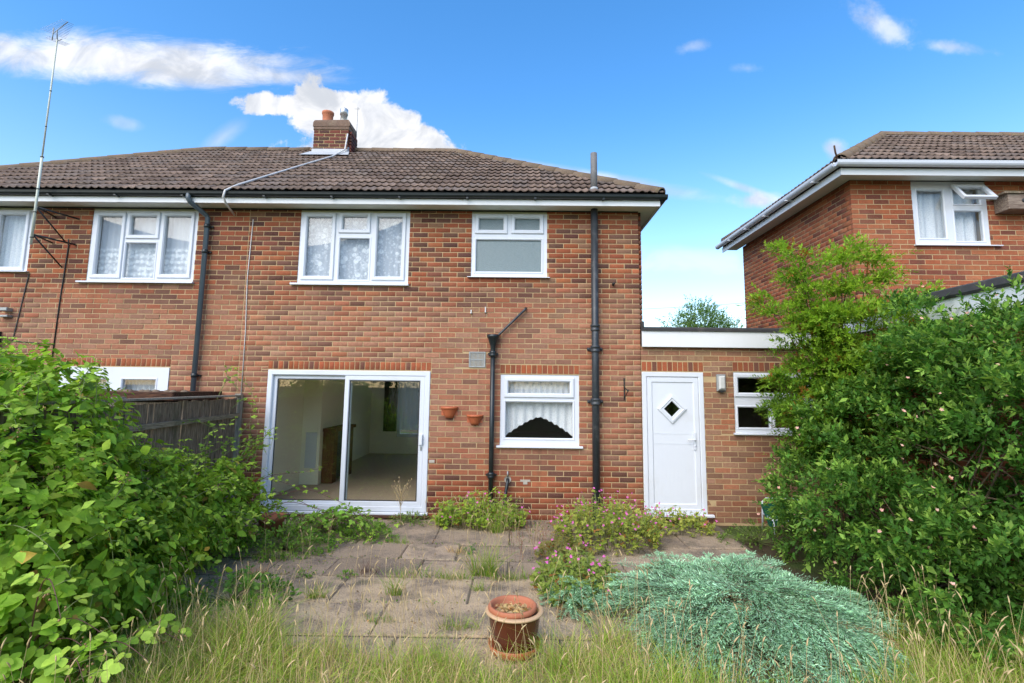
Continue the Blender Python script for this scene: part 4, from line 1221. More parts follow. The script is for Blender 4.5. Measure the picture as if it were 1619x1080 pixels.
# ================================================================== GROUND AND PAVING
gd = MB().add([(-600, -600, -0.04), (600, -600, -0.04), (600, 600, -0.04), (-600, 600, -0.04)], [(0, 1, 2, 3)]).build("ground", 'ground')
tag(gd, "rough garden ground under the grass and shrubs", "ground", kind='structure')
patio = MB().box(-3.75, 2.75, -4.25, -0.02, -0.12, -0.008).build("patio", 'jointdirt')
tag(patio, "uneven concrete slab patio with weeds in its joints behind the house", "patio", kind='structure')
rows = [0.0, -0.62, -1.24, -1.78, -2.31, -2.93, -3.52, -4.14]
for i in range(len(rows) - 1):
    y1, y0 = rows[i] - 0.010, rows[i + 1] + 0.010
    x = -3.62 + rng.uniform(-0.5, 0.0)
    while x < 2.6:
        w = rng.choice([0.6, 0.9, 1.2]) if i < 4 else rng.choice([0.9, 1.2])
        a, b = max(x, -3.7) + 0.003, min(x + w, 2.7) - 0.003
        if b - a > 0.15:
            t = rng.uniform(-0.006, 0.012)
            jx = lambda: rng.uniform(-0.003, 0.003)
            tp = [(a + jx(), y0 + jx(), t + jx()), (b + jx(), y0 + jx(), t + jx()), (b + jx(), y1 + jx(), t + jx()), (a + jx(), y1 + jx(), t + jx())]
            c = Vector((sum(p[0] for p in tp) / 4, sum(p[1] for p in tp) / 4, 0))
            def ins(p, d, z): q = Vector(p) + (c - Vector((p[0], p[1], 0))).normalized() * d; return (q.x, q.y, p[2] + z)
            top = [ins(p, 0.014, 0) for p in tp]; mid = [ins(p, 0, -0.012) for p in tp]; bot = [(p[0], p[1], -0.05) for p in tp]
            m = MB().loops([bot, mid, top], closed=False, cap1=True)
            k = rng.normal(1, 0.1)
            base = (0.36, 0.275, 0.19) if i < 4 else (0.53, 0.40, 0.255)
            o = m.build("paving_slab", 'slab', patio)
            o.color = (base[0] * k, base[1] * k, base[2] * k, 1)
        x += w
# concrete step under the patio door, with its mossy lip
MB().box(-3.66, -1.22, -0.10, -0.008, 0.012, 0.048, 0.01).build("brick_plinth", 'rust', patio)

# ================================================================== FENCE
fn = thing("fence", "weathered grey close-board fence between the two gardens", "fence", (-3.8, -1.4, 0))
FA, FB = Vector((-3.985, -0.03, 0)), Vector((-3.50, -4.6, 0))
fd = (FB - FA).normalized(); fs = Vector((fd.y, -fd.x, 0)) * -1     # fs points to our side
fl_ = (FB - FA).length
if fs.x < 0: fs = -fs


def fbox(m, u0, u1, s0, s1, z0, z1):
    P = lambda u, s, z: tuple(FA + fd * u + fs * s + Vector((0, 0, z)))
    m.add([P(u0, s0, z0), P(u1, s0, z0), P(u1, s1, z0), P(u0, s1, z0), P(u0, s0, z1), P(u1, s0, z1), P(u1, s1, z1), P(u0, s1, z1)],
          [(0, 3, 2, 1), (4, 5, 6, 7), (0, 1, 5, 4), (1, 2, 6, 5), (2, 3, 7, 6), (3, 0, 4, 7)])
    return m


u = 0.10
while u < fl_ - 0.1:
    w = 0.098 + rng.uniform(-0.006, 0.006)
    top = 1.63 + rng.uniform(-0.012, 0.012)
    fbox(MB(), u, u + w - 0.010, -0.016, 0.0 + rng.uniform(-0.012, 0.006), 0.12, top).build("board", 'fence', fn)
    u += w

fbox(MB(), 0.08, fl_, -0.03, 0.045, 1.662, 1.682).build("capping_rail", 'post', fn)
fbox(MB(), 0.08, fl_, 0.006, 0.045, 1.37, 1.425).build("arris_rail", 'fencetop', fn)
fbox(MB(), 0.08, fl_, 0.006, 0.04, 0.45, 0.52).build("arris_rail", 'fencetop', fn)
fbox(MB(), 0.08, fl_, -0.01, 0.02, -0.02, 0.115).build("gravel_board", 'fence', fn)
fbox(MB(), 0.0, 0.078, -0.04, 0.045, -0.1, 1.70).build("post", 'post', fn)
fbox(MB(), 2.6, 2.69, -0.10, -0.016, -0.1, 1.70).build("post", 'post', fn)
sh = thing("lean_to", "mossy brown timber edged lean-to roof behind the fence", "lean-to", (-4.9, -0.6, 0))
MB().box(-5.45, -4.32, -1.05, -0.06, -0.04, 1.60).build("wall", 'fence', sh)
MB().box(-5.52, -4.25, -1.13, -0.03, 1.62, 1.725, 0.012).build("roof_edge", 'rust', sh)
m = MB()
for k in range(14):
    x = -5.4 + k * 0.085; m.lathe([(0.0, 0.03), (0.035, 0.02), (0.05, 0.0)], (x + rng.uniform(-.02, .02), -1.06 + rng.uniform(0, .25), 1.722), 8)
m.build("moss_clump", 'ridge', sh)

# ================================================================== POTS AND LOOSE THINGS
pot = thing("plant_pot", "large brown glazed pot holding a smaller terracotta pot on the patio", "plant pot", (0.0, -3.62, 0))
pcx, pcy = 0.0, -3.72
MB().lathe([(0.0, 0.012), (0.16, 0.012), (0.175, 0.03), (0.185, 0.07), (0.18, 0.07), (0.168, 0.035), (0.0, 0.03)], (pcx, pcy, 0), 28).build("saucer", 'terrapot', pot)
MB().lathe([(0.128, 0.036), (0.145, 0.06), (0.166, 0.14), (0.178, 0.215), (0.180, 0.262)], (pcx, pcy, 0), 32).build("glazed_body", 'glaze', pot)
MB().lathe([(0.180, 0.259), (0.202, 0.266), (0.208, 0.274), (0.202, 0.281), (0.178, 0.285), (0.166, 0.275), (0.155, 0.17), (0.0, 0.13)], (pcx, pcy, 0), 32).build("rim", 'rim', pot)
ip = thing("terracotta_pot", "small terracotta pot with dry leaves set inside the brown glazed pot", "plant pot", (-0.015, -3.62, 0.15))
MB().lathe([(0.0, 0.14), (0.115, 0.14), (0.146, 0.274), (0.166, 0.279), (0.173, 0.288), (0.173, 0.306), (0.163, 0.316), (0.150, 0.312), (0.143, 0.290), (0.134, 0.235), (0.0, 0.23)], (pcx - 0.015, pcy, 0), 32).build("pot_body", 'terra', ip)
MB().lathe([(0.0, 0.262), (0.08, 0.264), (0.139, 0.256)], (pcx - 0.015, pcy, 0), 18).build("compost", 'drysoil', ip)
for i, (x, z, r, zb, lab) in enumerate(((-0.965, 1.55, 0.122, 1.39, "terracotta half-round wall pot, the higher and left of the pair"), (-0.598, 1.438, 0.117, 1.30, "terracotta half-round wall pot, the lower one beside the black waste pipe"))):
    wpot = thing("wall_pot", lab, "wall pot", (x, -0.004, zb), "terracotta pots hung on the wall")
    h = z - zb
    MB().lathe([(0.0, 0.0), (r * 0.45, 0.0), (r * 0.62, h * 0.25), (r * 0.86, h * 0.72), (r * 0.9, h * 0.78), (r, h * 0.8), (r * 1.02, h * 0.97), (r * 0.97, h), (r * 0.86, h * 0.97), (r * 0.8, h * 0.7), (0.0, h * 0.68)], (x, -0.003, zb), 20, a0=math.pi, a1=2 * math.pi).build("bowl", 'terrapot', wpot)
    MB().box(x - r * 0.95, x + r * 0.95, -0.0028, -0.0008, zb + h * 0.2, z).build("back_plate", 'terrapot', wpot)
chs = thing("garden_chair", "green fabric garden chair with white tubular frame half hidden by the shrub", "chair", (3.5, -0.45, 0))
MB().tube([(3.30, -0.30, 0.0), (3.30, -0.33, 0.36), (3.34, -0.34, 0.40), (3.75, -0.34, 0.40), (3.79, -0.33, 0.36), (3.79, -0.30, 0.0)], 0.013, 8).tube([(3.32, -0.60, 0.0), (3.32, -0.58, 0.18), (3.77, -0.58, 0.18), (3.77, -0.60, 0.0)], 0.012, 8).tube([(3.32, -0.58, 0.17), (3.31, -0.31, 0.2)], 0.012, 8).tube([(3.77, -0.58, 0.17), (3.78, -0.31, 0.2)], 0.012, 8).build("frame", 'upvc', chs)
MB().add([(3.24, -0.40, 0.34), (3.70, -0.36, 0.37), (3.74, -0.40, 0.12), (3.32, -0.44, 0.06), (3.24, -0.41, 0.34), (3.70, -0.37, 0.37), (3.74, -0.41, 0.12), (3.32, -0.45, 0.06)],
         [(0, 1, 2, 3), (7, 6, 5, 4), (0, 4, 5, 1), (1, 5, 6, 2), (2, 6, 7, 3), (3, 7, 4, 0)]).build("fabric", 'green', chs)
tp = thing("terracotta_pot", "red terracotta pot tucked under the hedge beside the fence", "plant pot", (-2.98, -1.0, 0))
MB().lathe([(0.0, 0.0), (0.11, 0.0), (0.15, 0.2), (0.165, 0.205), (0.17, 0.25), (0.155, 0.255), (0.14, 0.2), (0.0, 0.18)], (-2.98, -1.0, 0), 22).build("pot_body", 'terra', tp)
ow = thing("overhead_wire", "thin overhead wire crossing the gap above the side extension", "wire", (3, 14, 5))
MB().tube([(-6, 13.4, 4.55), (2.0, 14.0, 4.9), (8, 14.4, 5.35), (16, 15, 6.1)], 0.006, 5).build("cable", 'cable_k', ow)
bpy.data.objects.remove(ow.children[0], do_unlink=True) if False else None

# ================================================================== PLANTS
UPV = np.array([0.0, 0.0, 1.0])


def nrm(a):
    return a / np.maximum(np.linalg.norm(a, axis=-1, keepdims=True), 1e-9)


def tmpl_leaf(w=0.5, fold=0.10, curl=0.12, teeth=0):
    """length 1 along +y, width w, normal +z"""
    if teeth:
        ys = np.linspace(0.0, 1.0, teeth)
        out = []
        for i, y in enumerate(ys[1:-1]):
            ww = w * 0.5 * (math.sin(math.pi * min(1, (y * 0.92 + 0.06))) ** 0.75) * (1.0 - 0.12 * (i % 2))
            out.append((ww, y))
        V = [(0, 0, 0)] + [(0, y, -curl * y * y) for _, y in out] + [(0, 1, -curl)]
        n = len(out)
        L_ = [(-a, y, fold * a / (w * .5) - curl * y * y) for a, y in out]
        R_ = [(a, y, fold * a / (w * .5) - curl * y * y) for a, y in out]
        V = V + L_ + R_
        F = []
        m0 = 1; l0 = n + 2; r0 = 2 * n + 2
        F += [(0, l0, m0), (0, m0, r0)]
        for i in range(n - 1):
            F += [(m0 + i, l0 + i, l0 + i + 1), (m0 + i, l0 + i + 1, m0 + i + 1), (m0 + i, m0 + i + 1, r0 + i + 1), (m0 + i, r0 + i + 1, r0 + i)]
        F += [(m0 + n - 1, l0 + n - 1, n + 1), (m0 + n - 1, n + 1, r0 + n - 1)]
        return np.array(V), np.array(F)
    h = w * 0.5
    V = [(0, 0, 0), (-h, 0.38, fold - curl * .14), (h, 0.38, fold - curl * .14), (0, 0.42, -curl * .17), (-h * .62, 0.72, fold * .6 - curl * .5), (h * .62, 0.72, fold * .6 - curl * .5), (0, 1, -curl)]
    F = [(0, 3, 1), (0, 2, 3), (1, 3, 4), (3, 2, 5), (3, 6, 4), (3, 5, 6)]
    return np.array(V), np.array(F)


def tmpl_simple(w=0.4, fold=0.08):
    h = w / 2
    return np.array([(0, 0, 0), (-h, 0.45, fold), (h, 0.45, fold), (0, 1, 0)]), np.array([(0, 2, 1), (1, 2, 3)])


def frames(fwd, nor):
    y = nrm(fwd); x = nrm(np.cross(y, nor)); z = np.cross(x, y)
    return np.stack([x, y, z], axis=-1)      # columns


def leaves_mesh(name, tm, pos, fwd, nor, size, col, mat):
    TV, TF = tm
    n = len(pos)
    Rm = frames(fwd, nor)
    V = np.einsum('nij,kj->nki', Rm, TV) * size[:, None, None] + pos[:, None, :]
    F = TF[None] + (np.arange(n) * len(TV))[:, None, None]
    T = np.repeat(col, len(TV), axis=0)
    return numpy_mesh(name, V.reshape(-1, 3), F.reshape(-1, 3), MT[mat], T, False)


def sprigs(base, d, L, k, ang=55, droop=0.25, opp=True, upbias=0.8, size=0.05, sv=0.25, tip=0.7):
    """leaves along short shoots. returns pos, fwd, nor, size, t, sprig id"""
    n = len(base)
    d = nrm(d); P, Fw, No, Sz, Tt, Id = [], [], [], [], [], []
    ref = nrm(rng.normal(0, 1, (n, 3)))
    s1 = nrm(np.cross(d, ref)); s2 = np.cross(d, s1)
    for j in range(k):
        t = (j + 0.6) / k
        p = base + d * (L * t)[:, None] - UPV * (droop * L * t * t)[:, None]
        if opp:
            a = (j // 2) * (math.pi / 2) * 0.35 + (j % 2) * math.pi
        else:
            a = j * 2.4
        a = a + rng.normal(0, 0.35, n)
        side = s1 * np.cos(a)[:, None] + s2 * np.sin(a)[:, None]
        an = np.radians(ang * (1 - 0.45 * t) + rng.normal(0, 12, n))
        f = nrm(d * np.cos(an)[:, None] + side * np.sin(an)[:, None] - UPV * 0.12)
        up = UPV * upbias + rng.normal(0, 0.35, (n, 3)) + d * 0.15
        P.append(p); Fw.append(f); No.append(up)
        Sz.append(size * (1 - (1 - tip) * t) * np.exp(rng.normal(0, sv, n))); Tt.append(np.full(n, t)); Id.append(np.arange(n))
    return [np.concatenate(q) for q in (P, Fw, No, Sz, Tt, Id)]


def ell_points(ells, n, shell=(0.72, 1.02), zmin=0.03, inner=0.82):
    """points in the outer shell of a union of ellipsoids plus an outward direction"""
    vol = np.array([e[3] * e[4] + e[4] * e[5] + e[3] * e[5] for e in ells]); vol = vol / vol.sum()
    P, D = [], []
    tot = 0
    while tot < n:
        idx = rng.choice(len(ells), n, p=vol)
        E = np.array(ells)[idx]
        q = nrm(rng.normal(0, 1, (n, 3)))
        r = rng.uniform(shell[0], shell[1], n)
        lump = 1 + 0.13 * np.sin(q[:, 0] * 7 + E[:, 0] * 3) * np.sin(q[:, 1] * 6 + E[:, 1]) + 0.10 * np.sin(q[:, 2] * 9 + q[:, 0] * 5 + E[:, 0])
        p = E[:, :3] + q * E[:, 3:6] * (r * lump)[:, None]
        dirn = nrm(q / E[:, 3:6])
        keep = p[:, 2] > zmin
        for e in ells:
            e = np.array(e)
            keep &= ~((((p - e[:3]) / e[3:6]) ** 2).sum(1) < inner * inner * (shell[0] ** 2) )
        P.append(p[keep]); D.append(dirn[keep]); tot += keep.sum()
    return np.concatenate(P)[:n], np.concatenate(D)[:n]


def tint(c, n, sv=0.18, hv=0.05):
    c = np.array(c)
    k = np.exp(rng.normal(0, sv, n))[:, None]
    return np.clip(c[None] * k * (1 + rng.normal(0, hv, (n, 3))), 0.002, 0.9)


def aged(c, share=0.02):
    k = rng.random(len(c)) < share
    c[k] = tint((0.34, 0.24, 0.05), int(k.sum()), .35, .1)
    return c


def mixc(a, b, t):
    return a * (1 - t[:, None]) + b * t[:, None]


def branches(ells, root, n, r0=0.02, parent=None, mat='bark', name="branches", reach=0.85):
    m = MB()
    P, D = ell_points(ells, n, (reach * 0.85, reach), 0.1, 0.0)
    for p in P:
        a = Vector(root) + Vector(rng.normal(0, 0.08, 3) * np.array([1, 1, 0])); b = Vector(p)
        mid = a.lerp(b, 0.5) + Vector(rng.normal(0, 0.08, 3)) + Vector((0, 0, 0.12))
        pts = [a, a.lerp(mid, 0.6) + Vector((0, 0, 0.05)), mid, mid.lerp(b, 0.55) + Vector(rng.normal(0, 0.03, 3)), b]
        m.tube(pts, [r0, r0 * .8, r0 * .6, r0 * .4, r0 * .18], 5)
    return m.build(name, mat, parent)


def leaf_objects(parent, pos, fwd, nor, size, col, tm, n, mat='leaf_o', name='leaf', key=None):
    """the n leaves nearest the camera become single objects; returns mask of the rest"""
    c = np.array(CAM)
    d = np.linalg.norm(pos - c, axis=1) / size
    # inside the picture only
    rel = pos - c
    z = rel @ np.array(_f); x = rel @ np.array(_r) / z * 835.5; y = rel @ np.array(_u) / z * 835.5
    vis = (z > 0.3) & (np.abs(x) < 800) & (y > -565) & (y < 500)
    d = np.where(vis, d, 1e9)
    if key is not None: d = d * key
    idx = np.argsort(d)[:n]
    me = leaves_mesh(name, tm, np.zeros((1, 3)), np.array([[0, 1., 0]]), np.array([[0, 0, 1.]]), np.ones(1), np.ones((1, 3)) * .1, mat)
    Rm = frames(fwd[idx], nor[idx])
    for i, k in enumerate(idx):
        o = bpy.data.objects.new(name, me); COL.objects.link(o)
        M4 = Matrix([[*(Rm[i][r] * size[k]), pos[k][r]] for r in range(3)] + [[0, 0, 0, 1]])
        w = Vector((0, 0, 0)); p = parent
        while p is not None: w += Vector(p.location); p = p.parent
        o.parent = parent
        o.matrix_basis = Matrix.Translation(-w) @ M4
        o.color = (*[float(q) for q in col[k]], 1)
    rest = np.ones(len(pos), bool); rest[idx] = False
    return rest


OVATE = tmpl_leaf(0.62, 0.07, 0.16)
NARROW = tmpl_simple(0.36, 0.06)
BROAD = tmpl_leaf(0.78, 0.09, 0.14, teeth=9)
SMALL = tmpl_simple(0.5, 0.08)

# ---- large broad-leaved hedge on the left
hedge = thing("broad_leaved_shrub", "large bright green broad-leaved shrub smothering the left fence", "shrub", (-3.2, -3.0, 0))
ELS = [(-3.66, -3.66, 1.10, .62, .70, .90), (-3.36, -2.85, .66, .44, .65, .56), (-3.36, -1.75, .44, .38, .70, .50), (-3.3, -4.3, .75, .8, .6, .75), (-2.98, -3.55, .42, .42, .5, .48), (-4.3, -3.4, 1.2, .6, .7, .85)]
p, d = ell_points(ELS, 3000, (0.80, 1.03))
p0, d0 = ell_points(ELS, 1500, (0.45, 0.8), 0.05, 0.5)
p = np.concatenate([p, p0]); d = np.concatenate([d, d0])
dd = nrm(d * 0.7 + UPV * 0.35 + rng.normal(0, 0.45, p.shape))
P, Fw, No, Sz, Tt, Id = sprigs(p, dd, rng.uniform(0.12, 0.28, len(p)), 7, 62, 0.45, True, 0.7, 0.072, 0.34)
Fw = nrm(Fw + np.array([0.1, -0.1, -0.55]))
No = No * 0.6 + (d[Id] * 0.9)
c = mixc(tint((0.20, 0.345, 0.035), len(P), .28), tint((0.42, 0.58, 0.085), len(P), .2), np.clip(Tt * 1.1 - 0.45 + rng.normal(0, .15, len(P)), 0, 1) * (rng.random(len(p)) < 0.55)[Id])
c = aged(c)
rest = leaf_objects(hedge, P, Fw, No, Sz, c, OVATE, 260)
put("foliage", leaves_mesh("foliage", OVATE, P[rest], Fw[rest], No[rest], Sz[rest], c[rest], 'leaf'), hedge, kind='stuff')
branches(ELS, (-3.3, -3.1, 0), 40, 0.018, hedge)


# ---- bramble: arching canes with trifoliate serrated leaves
def bramble(root_thing, canes, leafsize, nleaf, singles, colA, colB, young=0.4, berries=0, canemat='cane', spread=1.0, r=0.004):
    P, Fw, No, Sz, C = [], [], [], [], []
    pm = MB(); bm_ = []
    for pts in canes:
        pts = [np.array(q, float) for q in pts]
        # resample as a smooth polyline
        Q = []
        for i in range(len(pts) - 1):
            a0 = pts[max(i - 1, 0)]; a1 = pts[i]; a2 = pts[i + 1]; a3 = pts[min(i + 2, len(pts) - 1)]
            for t in np.linspace(0, 1, 7)[:-1]:
                Q.append(0.5 * (2 * a1 + (a2 - a0) * t + (2 * a0 - 5 * a1 + 4 * a2 - a3) * t * t + (3 * a1 - a0 - 3 * a2 + a3) * t ** 3))
        Q.append(pts[-1]); Q = np.array(Q)
        MB().tube([tuple(q) for q in Q], list(np.linspace(r * 1.3, r * 0.45, len(Q))), 6).build("cane", canemat, root_thing)
        for j in range(nleaf):
            u = 0.12 + 0.88 * (j + rng.random() * 0.6) / nleaf; k = min(int(u * (len(Q) - 1)), len(Q) - 2)
            b = Q[k] + (Q[k + 1] - Q[k]) * (u * (len(Q) - 1) - k) if u < 1 else Q[-1]
            tg = nrm(Q[k + 1] - Q[k])
            s = nrm(np.cross(tg, UPV) * (1 if j % 2 else -1) + UPV * rng.uniform(0.1, 0.7) + tg * rng.uniform(-.1, .6) + rng.normal(0, .25, 3))
            pl = leafsize * rng.uniform(0.6, 1.2) * spread
            e = b + s * pl
            pm.tube([tuple(b), tuple(b + s * pl * .6 + UPV * .005), tuple(e)], 0.0018, 4)
            nr = nrm(UPV * 0.9 + rng.normal(0, 0.3, 3) + np.array([0, -0.45, 0]))
            f0 = nrm(s - UPV * 0.35 + rng.normal(0, .15, 3))
            lat = nrm(np.cross(nr, f0))
            yg = np.clip(u * 1.3 - 0.5 + rng.normal(0, .2), 0, 1) * young * 2
            col = np.clip(np.array(colA) * (1 - min(yg, 1)) + np.array(colB) * min(yg, 1), .003, 1) * math.exp(rng.normal(0, .15))
            sz = leafsize * math.exp(rng.normal(0, .2)) * (1 - .35 * u)
            for f, q, ks in ((f0, e, 1.0), (nrm(f0 * .35 + lat), e - s * pl * .12, .82), (nrm(f0 * .35 - lat), e - s * pl * .12, .82)):
                P.append(q); Fw.append(f); No.append(nr + rng.normal(0, .12, 3)); Sz.append(sz * ks); C.append(col)
        if berries and rng.random() < berries:
            for _ in range(rng.integers(5, 12)):
                q = Q[-1 - rng.integers(0, 5)] + rng.normal(0, 0.025, 3)
                bm_.append(q)
    P, Fw, No, Sz, C = map(np.array, (P, Fw, No, Sz, C))
    pm.build("leaf_stalks", 'gcane', root_thing, kind='stuff')
    rest = leaf_objects(root_thing, P, Fw, No, Sz, C, BROAD, singles)
    if rest.any():
        put("foliage", leaves_mesh("foliage", BROAD, P[rest], Fw[rest], No[rest], Sz[rest], C[rest], 'leaf'), root_thing, kind='stuff')
    if bm_:
        b = MB()
        for q in bm_: b.lathe([(0.0, -0.006), (0.006, -0.003), (0.006, 0.003), (0.0, 0.007)], tuple(q), 6)
        b.build("unripe_fruit", MT.setdefault('fruit', m_flat("unripe_fruit_skin", (0.26, 0.15, 0.06), 0.5, 0.4, 60)), root_thing, kind='stuff')


br1 = thing("bramble", "yellow-green bramble with big serrated leaves in the bottom left foreground", "bramble", (-2.6, -4.6, 0))
canes = []
for k in range(30):
    x = rng.uniform(-3.3, -2.45); y = rng.uniform(-4.9, -4.15)
    dx_, dy_ = rng.uniform(-0.25, 0.55), rng.uniform(-0.45, 0.2)
    h = rng.uniform(0.30, 0.85) * (1.0 if x < -2.6 else 0.65)
    canes.append([(x, y, 0), (x + dx_ * .35, y + dy_ * .35, h * .8), (x + dx_ * .75, y + dy_ * .7, h), (x + dx_ * 1.15, y + dy_, h * .85)])
bramble(br1, canes, 0.088, 9, 280, (0.21, 0.37, 0.035), (0.42, 0.58, 0.09), 0.6, 0.5)

br2 = thing("bramble", "light green bramble trailing over the top of the broad-leaved shrub", "bramble", (-3.3, -3.9, 0))
canes = []
for k in range(86):
    e = ELS[rng.choice([0, 0, 0, 1, 1, 1, 2, 2, 3, 5])]
    q = nrm(np.array([rng.uniform(-.6, 1.0), rng.uniform(-1.0, .1), rng.uniform(-.1, 1.0)]))
    a = np.array(e[:3]) + q * np.array(e[3:6]) * 0.85
    t = nrm(np.cross(q, rng.normal(0, 1, 3))) * rng.uniform(.25, .5)
    canes.append([tuple(a), tuple(a + q * .10 + t * .4 + UPV * .06), tuple(a + q * .16 + t * .8 + UPV * .04), tuple(a + q * .16 + t * 1.15 - UPV * .05)])
bramble(br2, canes, 0.046, 9, 120, (0.24, 0.41, 0.04), (0.44, 0.60, 0.10), 0.7, 0.35, 'gcane', r=0.0032)

br3 = thing("bramble", "bramble canes sprawling from the fence across the foot of the patio door", "bramble", (-3.0, -0.8, 0))
canes = [[(-3.55, -1.1, 0.3), (-3.3, -.75, .62), (-2.9, -.55, .52), (-2.45, -.45, .40)], [(-3.5, -.9, .35), (-3.15, -.6, .45), (-2.7, -.4, .22), (-2.2, -.35, .10), (-1.85, -.35, .06)],
         [(-3.4, -1.2, .2), (-2.9, -.8, .36), (-2.4, -.7, .22), (-1.9, -.75, .10)], [(-3.3, -1.3, .1), (-2.8, -1.0, .22), (-2.2, -.95, .20), (-1.7, -.9, .08)],
         [(-3.6, -.8, .4), (-3.3, -.5, .62), (-2.9, -.35, .66), (-2.62, -.3, .72)], [(-3.2, -1.5, .1), (-2.8, -1.35, .35), (-2.5, -1.15, .28), (-2.2, -1.05, .12)],
         [(-3.4, -.6, .3), (-2.9, -.3, .42), (-2.5, -.25, .30), (-2.2, -.22, .16)], [(-2.9, -.9, 0), (-2.5, -.6, .2), (-2.0, -.5, .16), (-1.5, -.5, .04)]]
for k in range(16):
    x, y = rng.uniform(-3.3, -2.2), rng.uniform(-1.4, -.5)
    canes.append([(x, y, .05), (x + .15, y + rng.uniform(-.1, .1), .28), (x + .35, y + rng.uniform(-.2, .2), .24), (x + .6, y + rng.uniform(-.3, .2), .06)])
bramble(br3, canes, 0.050, 12, 160, (0.14, 0.29, 0.035), (0.34, 0.50, 0.07), 0.6, 0.0, r=0.004)
br4 = thing("bramble", "single bramble shoots arching in front of the fence and wall corner", "bramble", (-3.7, -0.5, 1.2))
canes = [[(-3.75, -1.6, .9), (-3.6, -1.2, 1.05), (-3.52, -.9, 1.18), (-3.50, -.6, 1.38)], [(-4.2, -.25, 1.6), (-4.05, -.22, 1.93), (-3.8, -.2, 1.82), (-3.66, -.2, 1.55)],
         [(-3.9, -1.9, 1.3), (-3.75, -1.5, 1.40), (-3.6, -1.2, 1.30), (-3.5, -1.0, 1.42)], [(-3.9, -.4, 1.5), (-3.78, -.3, 1.62), (-3.66, -.25, 1.50), (-3.62, -.25, 1.40)],
         [(-3.7, -.9, .7), (-3.55, -.6, .9), (-3.45, -.45, 1.0), (-3.35, -.4, 1.02)], [(-3.9, -.25, 1.75), (-4.1, -.25, 2.0), (-4.02, -.2, 2.05), (-3.9, -.2, 1.98)]]
for k in range(16):
    x_, y_ = -3.72 + rng.uniform(0, .3), rng.uniform(-2.2, -.35); z_ = rng.uniform(.55, 1.05)
    canes.append([(x_, y_, z_ - .25), (x_ + .06, y_ + rng.uniform(-.1, .25), z_), (x_ + .12, y_ + rng.uniform(-.1, .4), z_ + rng.uniform(.05, .3)), (x_ + .2, y_ + rng.uniform(0, .5), z_ + rng.uniform(-.05, .35))])
bramble(br4, canes, 0.042, 12, 100, (0.17, 0.33, 0.035), (0.34, 0.50, 0.07), 0.7, 0, 'gcane', r=0.004)

# ---- right: light green shrub with feathery sprays
ls = thing("light_green_shrub", "tall yellow-green shrub with feathery sprays reaching up in front of the right-hand house", "shrub", (4.0, -1.2, 0))
tips = [(3.35, -1.35, 3.52), (3.50, -1.3, 3.25), (4.30, -1.15, 3.66), (4.05, -1.2, 3.45), (4.65, -1.05, 3.25), (4.5, -1.1, 3.5), (3.9, -1.2, 3.05), (3.02, -1.35, 2.92), (3.55, -1.4, 2.76), (3.5, -1.4, 3.0),
        (3.62, -1.4, 2.3), (3.12, -1.45, 1.98), (3.10, -1.5, 1.78), (3.3, -1.5, 1.55), (3.45, -1.55, 1.3), (3.5, -1.55, 1.75), (3.7, -1.5, 2.2), (3.7, -1.45, 2.55), (4.1, -1.4, 2.75), (4.45, -1.4, 2.85),
        (4.8, -1.35, 2.7), (3.9, -1.55, 2.15), (4.3, -1.6, 2.3), (4.7, -1.6, 2.35), (3.6, -1.1, 2.0), (4.0, -1.0, 2.5), (3.5, -1.2, 2.05), (3.4, -1.0, 1.7), (3.75, -1.65, 1.85), (4.05, -1.7, 1.7), (4.95, -1.2, 2.95), (3.7, -1.5, 2.5), (3.75, -1.45, 2.75), (3.62, -1.3, 2.62)]
bm1 = MB(); bp, bd, bl = [], [], []
for tpt in tips:
    root = np.array((4.0 + rng.normal(0, .15), -1.15 + rng.normal(0, .12), 0.0)); tt = np.array(tpt) + rng.normal(0, .04, 3)
    c1 = root + np.array([(tt[0] - root[0]) * .25, (tt[1] - root[1]) * .3, tt[2] * .55]); c2 = root + (tt - root) * np.array([.7, .8, .86]) + np.array([0, 0, .1])
    ts = np.linspace(0, 1, 14)[:, None]
    Q = (1 - ts) ** 3 * root + 3 * (1 - ts) ** 2 * ts * c1 + 3 * (1 - ts) * ts ** 2 * c2 + ts ** 3 * tt
    bm1.tube([tuple(q) for q in Q], list(np.linspace(.015, .003, 14)), 6)
    for u in (.45, .62, .78, .92, 1.0):
        i = min(int(u * 13), 12)
        b = Q[i] + (Q[i + 1] - Q[i]) * (u * 13 - i) + rng.normal(0, .05, 3); tg = nrm(Q[i + 1] - Q[i])
        out = nrm(np.array([b[0] - 4.0, b[1] + 1.1, 0]) + .01); rad = (.16 + .20 * (1 - u)) * rng.uniform(.8, 1.25)
        for j in range(26 if u > .6 else 18):
            q = rng.normal(0, 1, 3) * np.array([1, 1, .42]) * rad * .62
            bp.append(b + q * .7); bd.append(nrm(q / rad * .6 + out * .55 + tg * .35 + np.array([0, -.1, .12]) + rng.normal(0, .2, 3))); bl.append(rng.uniform(.12, .26))
bm1.build("branches", 'bark', ls)
bp, bd, bl = np.array(bp), np.array(bd), np.array(bl)
P, Fw, No, Sz, Tt, Id = sprigs(bp, bd, bl, 14, 56, 0.35, True, 1.1, 0.062, 0.22, 0.75)
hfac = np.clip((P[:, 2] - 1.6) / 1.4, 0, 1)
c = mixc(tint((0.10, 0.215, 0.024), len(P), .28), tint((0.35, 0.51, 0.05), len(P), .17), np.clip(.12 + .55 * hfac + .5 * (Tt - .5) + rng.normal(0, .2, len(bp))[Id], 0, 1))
orange = (rng.random(len(bp)) < .03)[Id]
c[orange] = tint((0.36, 0.17, 0.04), orange.sum())
put("foliage", leaves_mesh("foliage", NARROW, P, Fw, No, Sz, c, 'leaf'), ls, kind='stuff')

